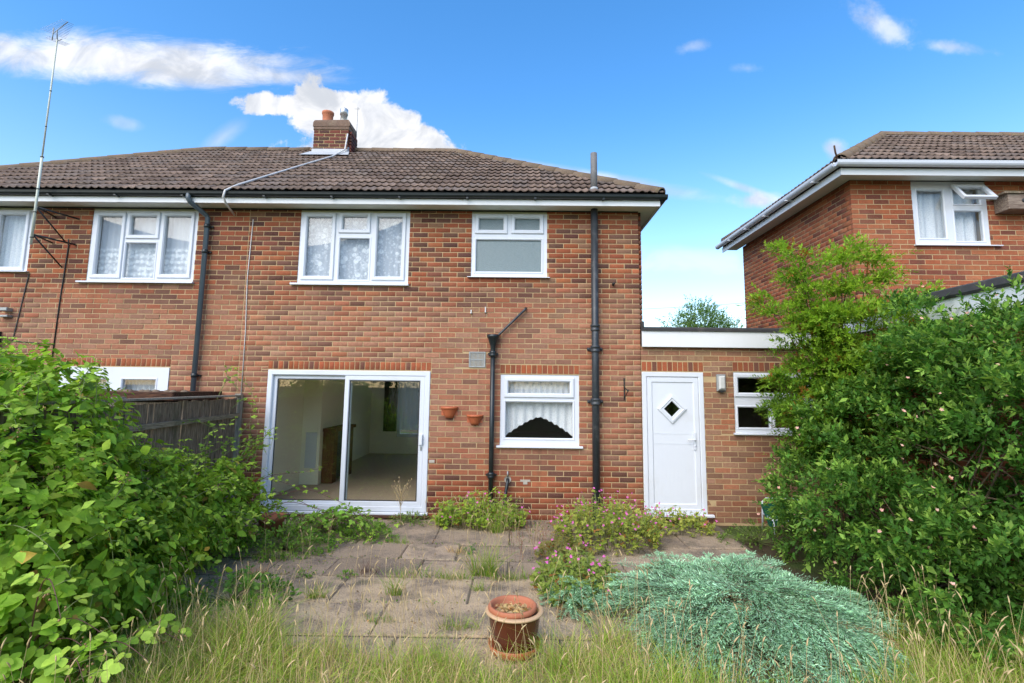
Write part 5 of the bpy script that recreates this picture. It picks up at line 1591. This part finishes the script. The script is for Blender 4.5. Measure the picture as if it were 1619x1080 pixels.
# ---- right: dark green flowering shrub
ds = thing("flowering_shrub", "broad dark green shrub with small pale pink flowers filling the right side", "shrub", (4.0, -2.6, 0))
ED = [(4.12, -2.65, 1.25, .62, .85, 1.38), (3.92, -3.45, 1.05, .55, .65, 1.35), (4.25, -1.75, 1.45, .50, .75, 1.25), (3.50, -2.0, .75, .70, .80, .76), (3.6, -2.85, .55, .80, .65, .62), (3.50, -1.3, .6, .36, .5, .60), (3.55, -3.75, .45, .6, .5, .55), (3.9, -2.0, 1.45, .6, .5, .6), (3.35, -3.4, .25, .5, .45, .4), (4.35, -2.75, 1.55, .36, .75, .95), (4.2, -3.3, 1.35, .42, .6, 1.05)]
def hole(q):
    """a deep gap in the shrub that opens towards the lawn"""
    o = np.array((0.0, -7.6, 1.83)); ax = nrm(np.array((3.78, 4.62, -0.64)))
    r_ = q - o; h_ = nrm(np.cross(ax, UPV)); v_ = np.cross(h_, ax)
    return ((r_ @ h_ + .04 * np.sin(q[:, 2] * 14)) / .40) ** 2 + ((r_ @ v_ + .05 * np.sin(q[:, 0] * 11)) / .20) ** 2 < 1
pc, pdv = ell_points(ED, 330, (0.80, 1.12), .1, .80)
k = ~hole(pc); pc, pdv = pc[k], pdv[k]
ii = np.repeat(np.arange(len(pc)), 19)
q = rng.normal(0, 1, (len(ii), 3)); q = q - pdv[ii] * ((q * pdv[ii]).sum(1) * .45)[:, None]
p = pc[ii] + q * np.array([.115, .115, .05]); d = nrm(pdv[ii] + q * .25)
p0, d0 = ell_points(ED, 1100, (0.5, 0.80), .05, .55)
k = ~hole(p0); p = np.concatenate([p, p0[k]]); d = np.concatenate([d, d0[k]])
q0 = np.stack([rng.uniform(4.36, 4.62, 950), rng.uniform(-3.9, -1.0, 950), rng.uniform(.08, 2.15, 950)], 1)
p = np.concatenate([p, q0]); d = np.concatenate([d, np.tile((-.8, -.4, .2), (950, 1))]); k = np.concatenate([k, np.ones(950, bool)]) if False else None
k = p[:, 2] > .03; p, d = p[k], d[k]
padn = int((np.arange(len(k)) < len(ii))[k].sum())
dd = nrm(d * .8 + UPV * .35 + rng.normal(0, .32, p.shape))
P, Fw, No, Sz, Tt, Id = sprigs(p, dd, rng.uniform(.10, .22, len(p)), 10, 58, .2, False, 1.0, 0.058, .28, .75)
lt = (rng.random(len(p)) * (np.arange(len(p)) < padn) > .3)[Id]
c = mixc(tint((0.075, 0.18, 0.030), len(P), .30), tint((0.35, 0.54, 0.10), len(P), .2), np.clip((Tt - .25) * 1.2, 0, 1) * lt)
put("foliage", leaves_mesh("foliage", tmpl_simple(0.46, .08), P, Fw, No, Sz, c, 'leaf'), ds, kind='stuff')
branches(ED, (3.95, -2.5, 0), 34, .012, ds, reach=.85)
tw = MB()
for (a, b) in (((3.95, -2.95, 1.12), (3.45, -2.75, 1.42)), ((4.1, -2.9, 1.0), (3.55, -2.8, 1.36)), ((4.2, -2.95, .95), (4.7, -3.3, 1.15)), ((3.75, -3.1, 1.0), (4.15, -3.2, .84)), ((3.9, -2.7, 1.3), (3.65, -2.85, 1.72)), ((4.3, -3.0, .9), (4.0, -3.1, 1.25))):
    a, b = Vector(a), Vector(b); tw.tube([a, a.lerp(b, .5) + Vector((0, -.05, .05)), b], [.009, .007, .004], 5)
tw.build("bare_twig", 'bark', ds)
fi = rng.choice(len(p), 210); fi = fi[(p[fi][:, 1] < -1.2) & (fi < padn)]
fp_ = p[fi] + dd[fi] * .2
PET = tmpl_leaf(0.75, 0.1, 0.1)


def flowers(name, parent, pos, size, colr, npet=5, face=None, mat='petal', cup=0.35):
    P, Fw, No, Sz = [], [], [], []
    n = len(pos)
    ax = nrm((face if face is not None else UPV * .8 + np.array([0, -.7, 0])) + rng.normal(0, .35, (n, 3)))
    s1 = nrm(np.cross(ax, rng.normal(0, 1, (n, 3)))); s2 = np.cross(ax, s1)
    for j in range(npet):
        a = 2 * math.pi * j / npet
        f = s1 * math.cos(a) + s2 * math.sin(a)
        P.append(pos); Fw.append(f + ax * cup); No.append(ax); Sz.append(size * np.exp(rng.normal(0, .15, n)))
    P, Fw, No, Sz = map(np.concatenate, (P, Fw, No, Sz))
    return put(name, leaves_mesh(name, PET, P, Fw, No, Sz, tint(colr, len(P), .12), mat), parent, kind='stuff')


flowers("flowers", ds, fp_, 0.022, (0.70, 0.44, 0.37), 5, cup=1.0)

# ---- blue-green spreading juniper
ju = thing("juniper", "low spreading blue-green juniper mound in front of the white door", "juniper", (1.75, -3.3, 0))
def juniper_fans(par, cx_, cy_, rx, ry, h, n, Lmin, Lmax):
    th = rng.uniform(0, 2 * math.pi, n); rr = np.sqrt(rng.random(n))
    lobes = 1 + .13 * np.sin(th * 3 + .8) + .10 * np.sin(th * 7 + 1) + rng.normal(0, .04, n)
    bx = cx_ + np.cos(th) * rr * rx * lobes; by = cy_ + np.sin(th) * rr * ry * lobes
    hz = h * np.sqrt(np.clip(1 - rr ** 2.4, 0, 1)) * (1 + .22 * np.sin(bx * 5.2 + 1) * np.sin(by * 4.6)) * rng.uniform(.62, 1.08, n) + .04
    swirl = .5 * np.sin(bx * 2.6 + by * 1.7)
    ang = th + swirl + rng.normal(0, .28, n)
    d = nrm(np.stack([np.cos(ang), np.sin(ang), .30 - .34 * rr + rng.normal(0, .10, n)], 1))
    L = rng.uniform(Lmin, Lmax, n)
    base = np.stack([bx - np.cos(ang) * L * .5, by - np.sin(ang) * L * .5, hz - .03], 1)
    nrmv = nrm(np.stack([-.25 * np.cos(ang), -.25 * np.sin(ang), np.ones(n)], 1) + rng.normal(0, .12, (n, 3)))
    lat = nrm(np.cross(nrmv, d))
    SP, SD_, SL_, SI = [], [], [], []
    K = 12
    for q in range(K):
        t = (q + .5) / K
        p = base + d * (L * t)[:, None] - UPV * (.28 * L * t * t)[:, None]
        for sg in (-1, 1):
            SP.append(p); SD_.append(nrm(d * .95 + lat * sg * .55 + nrmv * rng.normal(.12, .12, n)[:, None])); SL_.append(L * (.34 * (1 - .72 * t)) * rng.uniform(.7, 1.2, n)); SI.append(np.arange(n))
    SP, SD_, SL_, SI = map(np.concatenate, (SP, SD_, SL_, SI))
    P, F, N_, S, T, I = sprigs(SP, SD_, SL_, 7, 24, .15, True, 1.2, .029, .25, .75)
    tone = np.exp(rng.normal(0, .18, n))[SI][I][:, None]
    c = mixc(tint((.125, .27, .135), len(P), .24), tint((.40, .64, .41), len(P), .18), np.clip(T * .75 + .12 + rng.normal(0, .15, len(P)), 0, 1)) * tone
    br_ = (rng.random(n) < .05)[SI][I]; c[br_] = tint((.30, .20, .09), int(br_.sum()), .2)
    put("foliage", leaves_mesh("foliage", tmpl_simple(.22, .0), P, F, N_, S, c, 'needle'), par, kind='stuff')
    m = MB()
    for q in range(n):
        a = Vector(base[q]); e = a + Vector(d[q]) * L[q] * .8
        if q % 4 == 0: m.tube([Vector((cx_ + (a.x - cx_) * .35, cy_ + (a.y - cy_) * .35, .02)), a.lerp(Vector((cx_, cy_, .02)), .3) * 1.0 - Vector((0, 0, .06)), a - Vector((0, 0, .03))], [.008, .006, .003], 4)
        m.tube([a, a.lerp(e, .5) - Vector((0, 0, .02)), e - Vector((0, 0, .05))], [.003, .002, .0012], 3, cap=False)
    m.build("branches", 'bark', par)


juniper_fans(ju, 1.75, -3.36, .97, 1.10, .36, 860, .28, .50)
ju2 = thing("juniper", "small blue-green juniper tuft behind the brown glazed pot", "juniper", (0.55, -2.9, 0))
juniper_fans(ju2, .56, -2.85, .30, .36, .14, 70, .14, .26)


# ---- pink wild geraniums
def geranium(label, cx, cy, rx, ry, h, n, nf, cA=(0.18, 0.32, 0.035), cB=(0.42, 0.54, 0.08)):
    t = thing("geranium", label, "flowering plant", (cx, cy, 0), "wild pink geraniums on the patio")
    th = rng.uniform(0, 6.28, n); rr = np.sqrt(rng.random(n))
    base = np.stack([cx + np.cos(th) * rr * rx, cy + np.sin(th) * rr * ry, np.full(n, .01)], 1)
    hh_ = h * np.sqrt(np.clip(1.05 - rr ** 2, .05, 1)) * rng.uniform(.55, 1.1, n)
    d = nrm(np.stack([np.cos(th) * rr * .5, np.sin(th) * rr * .5, np.ones(n)], 1) + rng.normal(0, .18, (n, 3)))
    m = MB(); P, F, N_, S, C, FP = [], [], [], [], [], []
    for i in range(n):
        e = base[i] + d[i] * hh_[i]
        m.tube([tuple(base[i]), tuple(base[i] + d[i] * hh_[i] * .6 + rng.normal(0, .01, 3)), tuple(e)], .0022, 4)
        for j in range(5):
            q = base[i] + d[i] * hh_[i] * rng.uniform(.3, 1) + rng.normal(0, .02, 3)
            f0 = nrm(rng.normal(0, 1, 3) * np.array([1, 1, .3])); nr = nrm(UPV + rng.normal(0, .35, 3) + np.array([0, -.3, 0]))
            cc = np.array(cA) + (np.array(cB) - np.array(cA)) * rng.random()
            if rng.random() < .05: cc = np.array((.35, .16, .05))
            for a in (-1.9, -.95, 0, .95, 1.9):
                ca, sa = math.cos(a), math.sin(a); lt_ = np.cross(nr, f0)
                P.append(q); F.append(f0 * ca + lt_ * sa); N_.append(nr); S.append(.030 * math.exp(rng.normal(0, .25))); C.append(cc)
        if i < nf: FP.append(e + d[i] * .03)
    m.build("stalks", 'gcane', t, kind='stuff')
    P, F, N_, S, C = map(np.array, (P, F, N_, S, C))
    put("foliage", leaves_mesh("foliage", tmpl_simple(.55, .05), P, F, N_, S, C, 'leaf'), t, kind='stuff')
    flowers("flowers", t, np.array(FP), .016, (.62, .14, .46))
    return t


geranium("pink-flowered geranium clump at the foot of the black waste pipe", -.47, -.38, .56, .32, .46, 250, 24)
geranium("wide pink-flowered geranium patch below the soil pipe", 1.10, -1.05, .60, .55, .56, 280, 90, (.20, .30, .04), (.48, .50, .11))
geranium("pink-flowered geranium strip along the foot of the white door", 2.05, -.48, .56, .34, .28, 150, 44, (.20, .30, .04), (.48, .50, .11))
geranium("low pink geranium spilling beside the glazed pot", .58, -2.55, .38, .48, .30, 210, 34, (.16, .26, .045), (.36, .42, .09))
geranium("thin geranium seedlings between patio and juniper", .55, -1.7, .30, .45, .20, 70, 10, (.16, .18, .05), (.33, .28, .09))


# ---- grass
def blades(base, h, lean, bend, w, seg=4):
    n = len(base)
    th = rng.uniform(0, 2 * math.pi, n)
    dirh = np.stack([np.cos(th), np.sin(th), np.zeros(n)], 1); sidev = np.stack([-np.sin(th), np.cos(th), np.zeros(n)], 1)
    tw_ = rng.normal(0, .6, n); sidev = nrm(sidev * np.cos(tw_)[:, None] + dirh * np.sin(tw_)[:, None])
    V = []
    for j in range(seg + 1):
        t = j / seg
        off = dirh * (h * (lean * t + bend * t ** 2.2))[:, None]
        z = h * (t - 0.42 * bend * t ** 2.4)
        c = base + off + UPV * z[:, None]
        ww = (w * (1 - t ** 1.6) * .5 + .0003)[:, None]
        V += [c - sidev * ww, c + sidev * ww]
    V = np.stack(V, 1)
    F = []
    for j in range(seg): F.append((2 * j, 2 * j + 1, 2 * j + 3, 2 * j + 2))
    F = np.array(F)[None] + (np.arange(n) * (2 * seg + 2))[:, None, None]
    return V.reshape(-1, 3), F.reshape(-1, 4), 2 * seg + 2


def grass_obj(name, base, h, lean, bend, w, col, parent=None, kind='stuff', seg=4):
    V, F, k = blades(base, h, lean, bend, w, seg)
    return put(name, numpy_mesh(name, V, F, MT['grass'], np.repeat(col, k, 0)), parent, kind=kind)


def lawn_mask(x, y):
    edge = -3.96 - .10 * np.sin(x * 2.3 + .5) + np.where(x < -1.2, .62 * np.clip((-1.2 - x) * 1.3, 0, 1), 0) + np.where(x > .12, .55 * np.clip((x - .12) * 1.8, 0, 1), 0) + .10 * np.sin(x * 9)
    return y < edge


n = 80000
x = rng.uniform(-3.4, 3.6, n); y = rng.uniform(-5.6, -2.7, n)
k = lawn_mask(x, y) & ~(((x - 1.72) / 1.0) ** 2 + ((y + 3.32) / 1.05) ** 2 < 1) & ~(((x - pcx) ** 2 + (y - pcy) ** 2) < .06) & ~((np.abs(x - pcx + .06) < .20) & (y < pcy) & (y > pcy - .42) & (rng.random(n) < .5))
clump = np.sin(x * 5.1 + 1.3 * np.sin(y * 4.3)) * np.sin(y * 6.2 + x) + rng.normal(0, .6, n)
k &= clump > -.75
x, y = x[k], y[k]; n = len(x)
hh_ = (.16 + .22 * rng.random(n) ** 1.2 + .05 * np.clip(clump[k], -1, 1)) * np.where((x > -1.7) & (x < .2), .80, 1.0)
dry = rng.random(n)
c = mixc(tint((.19, .31, .03), n, .22), tint((.38, .49, .075), n, .15), rng.random(n))
c[dry < .26] = tint((.60, .46, .22), (dry < .26).sum(), .18)
g = grass_obj("long_grass", np.stack([x, y, np.full(n, -.04)], 1), hh_, rng.uniform(.05, .4, n), rng.uniform(.1, 1.0, n), rng.uniform(.0025, .0062, n), c)
tag(g, "long unmown green and straw grass along the bottom foreground", "grass")


n = 5500
x = rng.uniform(-3.2, 3.4, n); y = rng.uniform(-5.2, -3.0, n); k = lawn_mask(x, y + .08); x, y = x[k], y[k]; n = len(x)
g = grass_obj("dead_thatch", np.stack([x, y, np.full(n, -.02)], 1), rng.uniform(.10, .26, n), rng.uniform(.5, 1.3, n), rng.uniform(.6, 1.6, n), rng.uniform(.003, .007, n), tint((.50, .37, .18), n, .3))
tag(g, "flattened dead straw thatch among the foreground grass", "dead grass")
mp, mf = [], []
for yy_ in rows[1:]:
    for xx_ in np.arange(-3.3, .9, .012):
        if math.sin(xx_ * 3.1 + yy_ * 7) + rng.normal(0, .7) > .35: mp.append((xx_, yy_ + rng.normal(0, .016), rng.uniform(0, .025)))
for _ in range(900):
    xx_, yy_ = rng.uniform(-3.3, -1.9), rng.uniform(-2.6, -.3); mp.append((xx_ + rng.normal(0, .05), yy_, rng.uniform(.0, .04)))
for _ in range(500):
    mp.append((rng.uniform(-.1, .9), rng.uniform(-1.3, -.08), rng.uniform(.0, .03)))
mp = np.array(mp); n = len(mp)
c = mixc(tint((.11, .21, .03), n, .3), tint((.33, .30, .12), n, .3), (rng.random(n) < .35).astype(float))
o = put("joint_weeds", leaves_mesh("joint_weeds", SMALL, mp, nrm(rng.normal(0, 1, (n, 3)) * np.array([1, 1, .7]) + UPV * .4), UPV + rng.normal(0, .4, (n, 3)), rng.uniform(.012, .034, n), c, 'leaf'), None, kind='stuff')
tag(o, "tiny weeds and moss rooted along the joints of the paving slabs", "weeds")


def seed_stalks(name, bx, by, hmin, hmax, headlen, parent=None, label=None, cat=None):
    m = MB()
    for x_, y_ in zip(bx, by):
        h = rng.uniform(hmin, hmax); th = rng.uniform(0, 6.28); ln = rng.uniform(.05, .35) * h
        Q = [Vector((x_ + math.cos(th) * ln * t ** 1.8, y_ + math.sin(th) * ln * t ** 1.8, -.03 + h * (t - .12 * (ln / h) * t * t))) for t in (0, .35, .7, 1.0)]
        m.tube(Q, [.0016, .0014, .0012, .001], 4, cap=False)
        dh = (Q[3] - Q[2]).normalized(); hl = rng.uniform(.6, 1.3) * headlen
        hd = [Q[3] + dh * hl * t + Vector((math.cos(th), math.sin(th), -.8)) * (.22 * hl * t * t) for t in (0, .2, .6, 1.0)]
        m.tube(hd, [.0015, .0042, .0036, .0006], 5)
    o = m.build(name, MT.setdefault('straw', m_flat("straw_stalk", (.52, .38, .19), .8, .25, 40)), parent, kind='stuff')
    if label: tag(o, label, cat)
    return o


n = 640
bx = rng.uniform(-2.6, 3.2, n); by = rng.uniform(-5.0, -3.2, n)
k = (lawn_mask(bx, by) | (rng.random(n) < .35)) & ~(((bx - 1.72) / .8) ** 2 + ((by + 3.32) / .9) ** 2 < 1)
seed_stalks("seed_heads", bx[k], by[k], .28, .62, .055, None, "straw-coloured grass seed heads standing over the foreground grass", "dry grass")

# tufts in the joints of the paving
TF = [(-.95, -2.30, .16, .24, 110, "wide low green grass tuft along the main patio joint, left of the tall tuft"), (-.58, -2.33, .15, .14, 90, "short grass tuft filling the joint between the wide tuft and the tall tuft"),
      (-.30, -2.22, .36, .10, 170, "tallest grass tuft on the patio, mixed with straw stalks, behind the glazed pot"), (-.10, -2.34, .15, .12, 70, "flopping grass tuft at the right foot of the tallest patio tuft"),
      (-1.72, -2.86, .20, .07, 90, "small bright grass tuft alone on the left patio slabs"), (-1.06, -2.75, .26, .06, 70, "slender yellow-green grass tuft in the middle of the pebbly front slabs"),
      (-.32, -2.62, .14, .05, 40, "tiny grass tuft in front of the tallest patio tuft"), (-1.05, -3.30, .12, .10, 60, "small grass tuft nearest the lawn left of centre on the patio"),
      (-.42, -3.40, .16, .13, 90, "grass tuft on the front slabs close to the left of the glazed pot"), (.14, -2.30, .14, .16, 60, "grass tuft at the patio edge beside the low pink geranium"),
      (-2.55, -1.85, .22, .18, 90, "yellowing grass tuft at the patio edge below the bramble"), (-.25, -.75, .45, .08, 60, "tall straw and green grass tuft rising in front of the geranium by the waste pipe"), (-1.35, -1.2, .14, .10, 50, "thin grass tuft on the dark slabs below the patio door")]
for i, (x_, y_, h, r_, n, lab) in enumerate(TF):
    th = rng.uniform(0, 6.28, n); rr = np.sqrt(rng.random(n)) * r_
    b = np.stack([x_ + np.cos(th) * rr * 1.3, y_ + np.sin(th) * rr * .35, np.full(n, -.02)], 1)
    c = mixc(tint((.12, .25, .025), n, .18), tint((.30, .40, .06), n, .15), rng.random(n))
    dr2 = rng.random(n) < .15; c[dr2] = tint((.45, .35, .16), dr2.sum())
    o = grass_obj("grass_tuft", b, h * rng.uniform(.6, 1.1, n), rng.uniform(.05, .5, n), rng.uniform(.1, .9, n), rng.uniform(.003, .006, n), c, kind=None)
    tag(o, lab, "grass tuft", "grass tufts in the patio joints")
sx_ = np.concatenate([rng.normal(-.3, .5, 50), rng.normal(-.2, .12, 30), rng.normal(-.75, .5, 60), rng.normal(-.25, .15, 16), rng.normal(-2.2, .4, 16), rng.normal(-1.0, .12, 10)])
sy_ = np.concatenate([rng.uniform(-1.6, -.2, 50), rng.uniform(-.9, -.5, 30), rng.uniform(-3.8, -2.3, 60), rng.normal(-2.2, .1, 16), rng.uniform(-2.6, -1.4, 16), rng.uniform(-3.6, -2.9, 10)])
seed_stalks("dry_stalks", sx_, sy_, .16, .42, .05, None, "thin straw stalks growing through the patio slabs", "dry grass")
n = 60
seed_stalks("reddish_stalks", rng.uniform(-.05, .85, n), rng.uniform(-2.1, -.25, n), .12, .40, .03, None, "thin reddish weed stalks on the dark slabs between the waste pipe and the geraniums", "weeds").data.materials[0] = m_flat("reddish_stalk", (.26, .12, .07), .8, .3, 40)
dk = thing("dead_weed", "dried branching weed in front of the patio door's right pane", "dead weed", (-1.52, -.45, 0))
m = MB(); root = Vector((-1.52, -.45, -.02)); m.tube([root, root + Vector((.0, 0, .3)), root + Vector((.01, 0, .44))], [.004, .003, .002], 5)
for k in range(26):
    a = rng.uniform(0, 6.28); z0 = rng.uniform(.22, .44); l = rng.uniform(.08, .24)
    p1 = root + Vector((0, 0, z0)); p2 = p1 + Vector((math.cos(a) * l * .6, math.sin(a) * l * .35, l)); m.tube([p1, p1.lerp(p2, .5) + Vector((0, 0, .01)), p2], [.002, .0015, .001], 4)
    m.lathe([(0, -.008), (.006, 0), (.004, .01), (0, .014)], tuple(p2), 5)
m.build("stalks", 'straw', dk)
for lab, cx_, cy_, nn, hh2, colr in (("purple-brown dry weed clump standing on the patio joint", -1.45, -2.25, 46, .18, (.15, .085, .075)), ("withered pale straw-leaved clump beside a green sprout on the patio", -.66, -1.52, 50, .12, (.50, .36, .17)), ("reddish dried grass at the left patio edge under the bramble", -2.5, -2.4, 90, .17, (.42, .24, .13))):
    th = rng.uniform(0, 6.28, nn); rr = np.sqrt(rng.random(nn)) * .14
    o = grass_obj("dead_weed", np.stack([cx_ + np.cos(th) * rr, cy_ + np.sin(th) * rr * .4, np.full(nn, -.02)], 1), hh2 * rng.uniform(.6, 1.1, nn), rng.uniform(.1, .6, nn), rng.uniform(.1, .7, nn), rng.uniform(.003, .007, nn), tint(colr, nn, .25), kind=None)
    tag(o, lab, "dead weed")


def weed(label, cx_, cy_, r_, h, n, size, cA, cB, tm=OVATE, name="weed", grp=None):
    t = thing(name, label, "weed", (cx_, cy_, 0), grp)
    th = rng.uniform(0, 6.28, n); rr = np.sqrt(rng.random(n))
    base = np.stack([cx_ + np.cos(th) * rr * r_, cy_ + np.sin(th) * rr * r_ * .7, .01 + h * (1 - rr ** 2) * rng.uniform(.4, 1, n)], 1)
    d = nrm(np.stack([np.cos(th) * (.3 + rr), np.sin(th) * (.3 + rr), .5 + rng.normal(0, .3, n)], 1))
    P, F, N_, S, T, I = sprigs(base, d, np.full(n, size * 2), 5, 60, .3, False, 1.0, size, .25)
    c = mixc(tint(cA, len(P)), tint(cB, len(P)), rng.random(n)[I])
    put("foliage", leaves_mesh("foliage", tm, P, F, N_, S, c, 'leaf'), t, kind='stuff')
    m = MB()
    for q in range(0, n, 2): m.tube([(cx_, cy_, 0), tuple(base[q]), tuple(base[q] + d[q] * size * 2)], .002, 4)
    m.build("stalks", 'gcane', t, kind='stuff')
    return t


weed("leafy green weed mat below the left half of the patio door", -2.35, -.75, .70, .20, 340, .036, (.09, .20, .03), (.22, .38, .055))
weed("bushy green weed at the right end of the bramble on the patio", -1.75, -1.05, .30, .18, 130, .036, (.10, .23, .035), (.24, .40, .06))
weed("tiny bright green sprout on the slab joint, left of the pair", -2.02, -2.33, .07, .05, 14, .026, (.10, .26, .03), (.18, .36, .05), grp="green sprouts on the patio")
weed("small bright green sprout beside the purple-brown dry weed", -1.62, -2.36, .07, .05, 14, .026, (.10, .26, .03), (.18, .36, .05), grp="green sprouts on the patio")
weed("green sprout beside the withered straw clump", -.50, -1.50, .06, .07, 12, .024, (.06, .17, .06), (.12, .26, .07), grp="green sprouts on the patio")
weed("low weeds along the wall under the right end of the patio door", -1.42, -.20, .34, .10, 90, .028, (.10, .20, .035), (.24, .34, .07))
weed("dark leafy undergrowth at the foot of the hedge beside the patio", -2.60, -1.5, .55, .24, 260, .040, (.09, .20, .03), (.20, .36, .05))
weed("broad green leaves at the bottom of the hedge beside the grass", -2.40, -2.95, .45, .20, 140, .055, (.10, .23, .04), (.22, .40, .07))
weed("green undergrowth between the geraniums and the dark shrub", 2.95, -.95, .45, .22, 120, .034, (.07, .15, .03), (.18, .27, .05))
# fallen leaves in the inner pot and on the slabs
n = 150; th = rng.uniform(0, 6.28, n); rr = np.sqrt(rng.random(n)) * .125
pp = np.stack([pcx - .015 + np.cos(th) * rr * .9, pcy + np.sin(th) * rr * .9, .264 + rng.random(n) * .025], 1)
put("dry_leaves", leaves_mesh("dry_leaves", tmpl_leaf(.5, .15, .3), pp, nrm(rng.normal(0, 1, (n, 3)) * np.array([1, 1, .4])), UPV + rng.normal(0, .5, (n, 3)), rng.uniform(.025, .055, n), tint((.52, .38, .20), n, .3), 'leaf'), ip, kind='stuff')
n = 420
xx, yy = rng.uniform(-2.6, 1.2, n), rng.uniform(-3.6, -.1, n)
pp = np.stack([xx, yy, np.full(n, .014)], 1)
o = put("leaf_litter", leaves_mesh("leaf_litter", tmpl_leaf(.5, .12, .25), pp, nrm(rng.normal(0, 1, (n, 3)) * np.array([1, 1, .1])), UPV + rng.normal(0, .25, (n, 3)), rng.uniform(.010, .032, n), tint((.20, .12, .07), n, .5), 'leaf'), None, kind='stuff')
tag(o, "scattered dry brown leaf litter lying on the patio slabs", "leaf litter")


# ---- trees: one glimpsed beyond the extension, others behind the camera seen only as reflections in the glass
def tree(label, x, y, h, r, n, size, cA, cB, trunk=0.16, group=None, name="tree", seed=0):
    t = thing(name, label, "tree", (x, y, 0), group)
    E = []
    for k in range(9):
        a = rng.uniform(0, 6.28); q = rng.uniform(0, .62) * r
        E.append((x + math.cos(a) * q, y + math.sin(a) * q, h * rng.uniform(.45, .86), r * rng.uniform(.38, .6), r * rng.uniform(.38, .6), h * rng.uniform(.13, .2)))
    p, d = ell_points(E, n, (.55, 1.05), .5, .6)
    dd = nrm(d + UPV * .3 + rng.normal(0, .5, p.shape))
    P, F, N_, S, T, I = sprigs(p, dd, np.full(n, size * 4.5), 9, 55, .2, False, .8, size, .25)
    c = mixc(tint(cA, len(P), .2), tint(cB, len(P), .2), np.clip(T * rng.random(n)[I] * 1.4, 0, 1))
    put("crown", leaves_mesh("crown", SMALL, P, F, N_, S, c, 'leaf'), t, kind='stuff')
    m = MB().tube([(x, y, -.1), (x + .05, y, h * .3), (x, y, h * .75)], [trunk, trunk * .8, trunk * .3], 10)
    for e in E: m.tube([(x, y, h * .3), (x + (e[0] - x) * .5, y + (e[1] - y) * .5, h * .5), e[:3]], [trunk * .45, trunk * .3, trunk * .1], 6)
    m.build("trunk", 'bark', t)
    return t


tree("light green treetop showing above the flat extension roof", 8.3, 16.0, 5.6, 2.0, 3200, .10, (.10, .19, .05), (.24, .36, .10))
wp_, wf, wn, ws, wc = [], [], [], [], []
wm = MB()
for (x, y, h, r_) in ((-8.5, -27, 7.5, 3.6), (-2.0, -29, 8.5, 4.0), (4.3, -27, 7.0, 3.6), (10.5, -29, 8.2, 4.0), (-15, -25, 7.5, 3.6), (16, -27, 7.8, 3.8)):
    E = [(x + rng.uniform(-.5, .5) * r_, y + rng.uniform(-.4, .4) * r_, h * rng.uniform(.35, .82), r_ * rng.uniform(.38, .6), r_ * rng.uniform(.38, .6), h * rng.uniform(.14, .22)) for _ in range(9)]
    p, d = ell_points(E, 800, (.55, 1.05), .5, .6)
    P, F, N_, S, T, I = sprigs(p, nrm(d + UPV * .3 + rng.normal(0, .5, p.shape)), np.full(len(p), 1.0), 9, 55, .2, False, .8, .22, .25)
    wp_.append(P); wf.append(F); wn.append(N_); ws.append(S); wc.append(mixc(tint((.05, .11, .02), len(P), .2), tint((.11, .20, .03), len(P), .2), T * rng.random(len(p))[I]))
    wm.tube([(x, y, -.1), (x, y, h * .7)], [.22, .08], 8)
wl_ = put("far_woodland", leaves_mesh("far_woodland", SMALL, *[np.concatenate(q) for q in (wp_, wf, wn, ws, wc)], 'leaf'), None, kind='stuff')
tag(wl_, "dark green trees at the far end of the garden mirrored in the glass", "woodland")
wm.build("trunks", 'bark', wl_, kind='stuff')
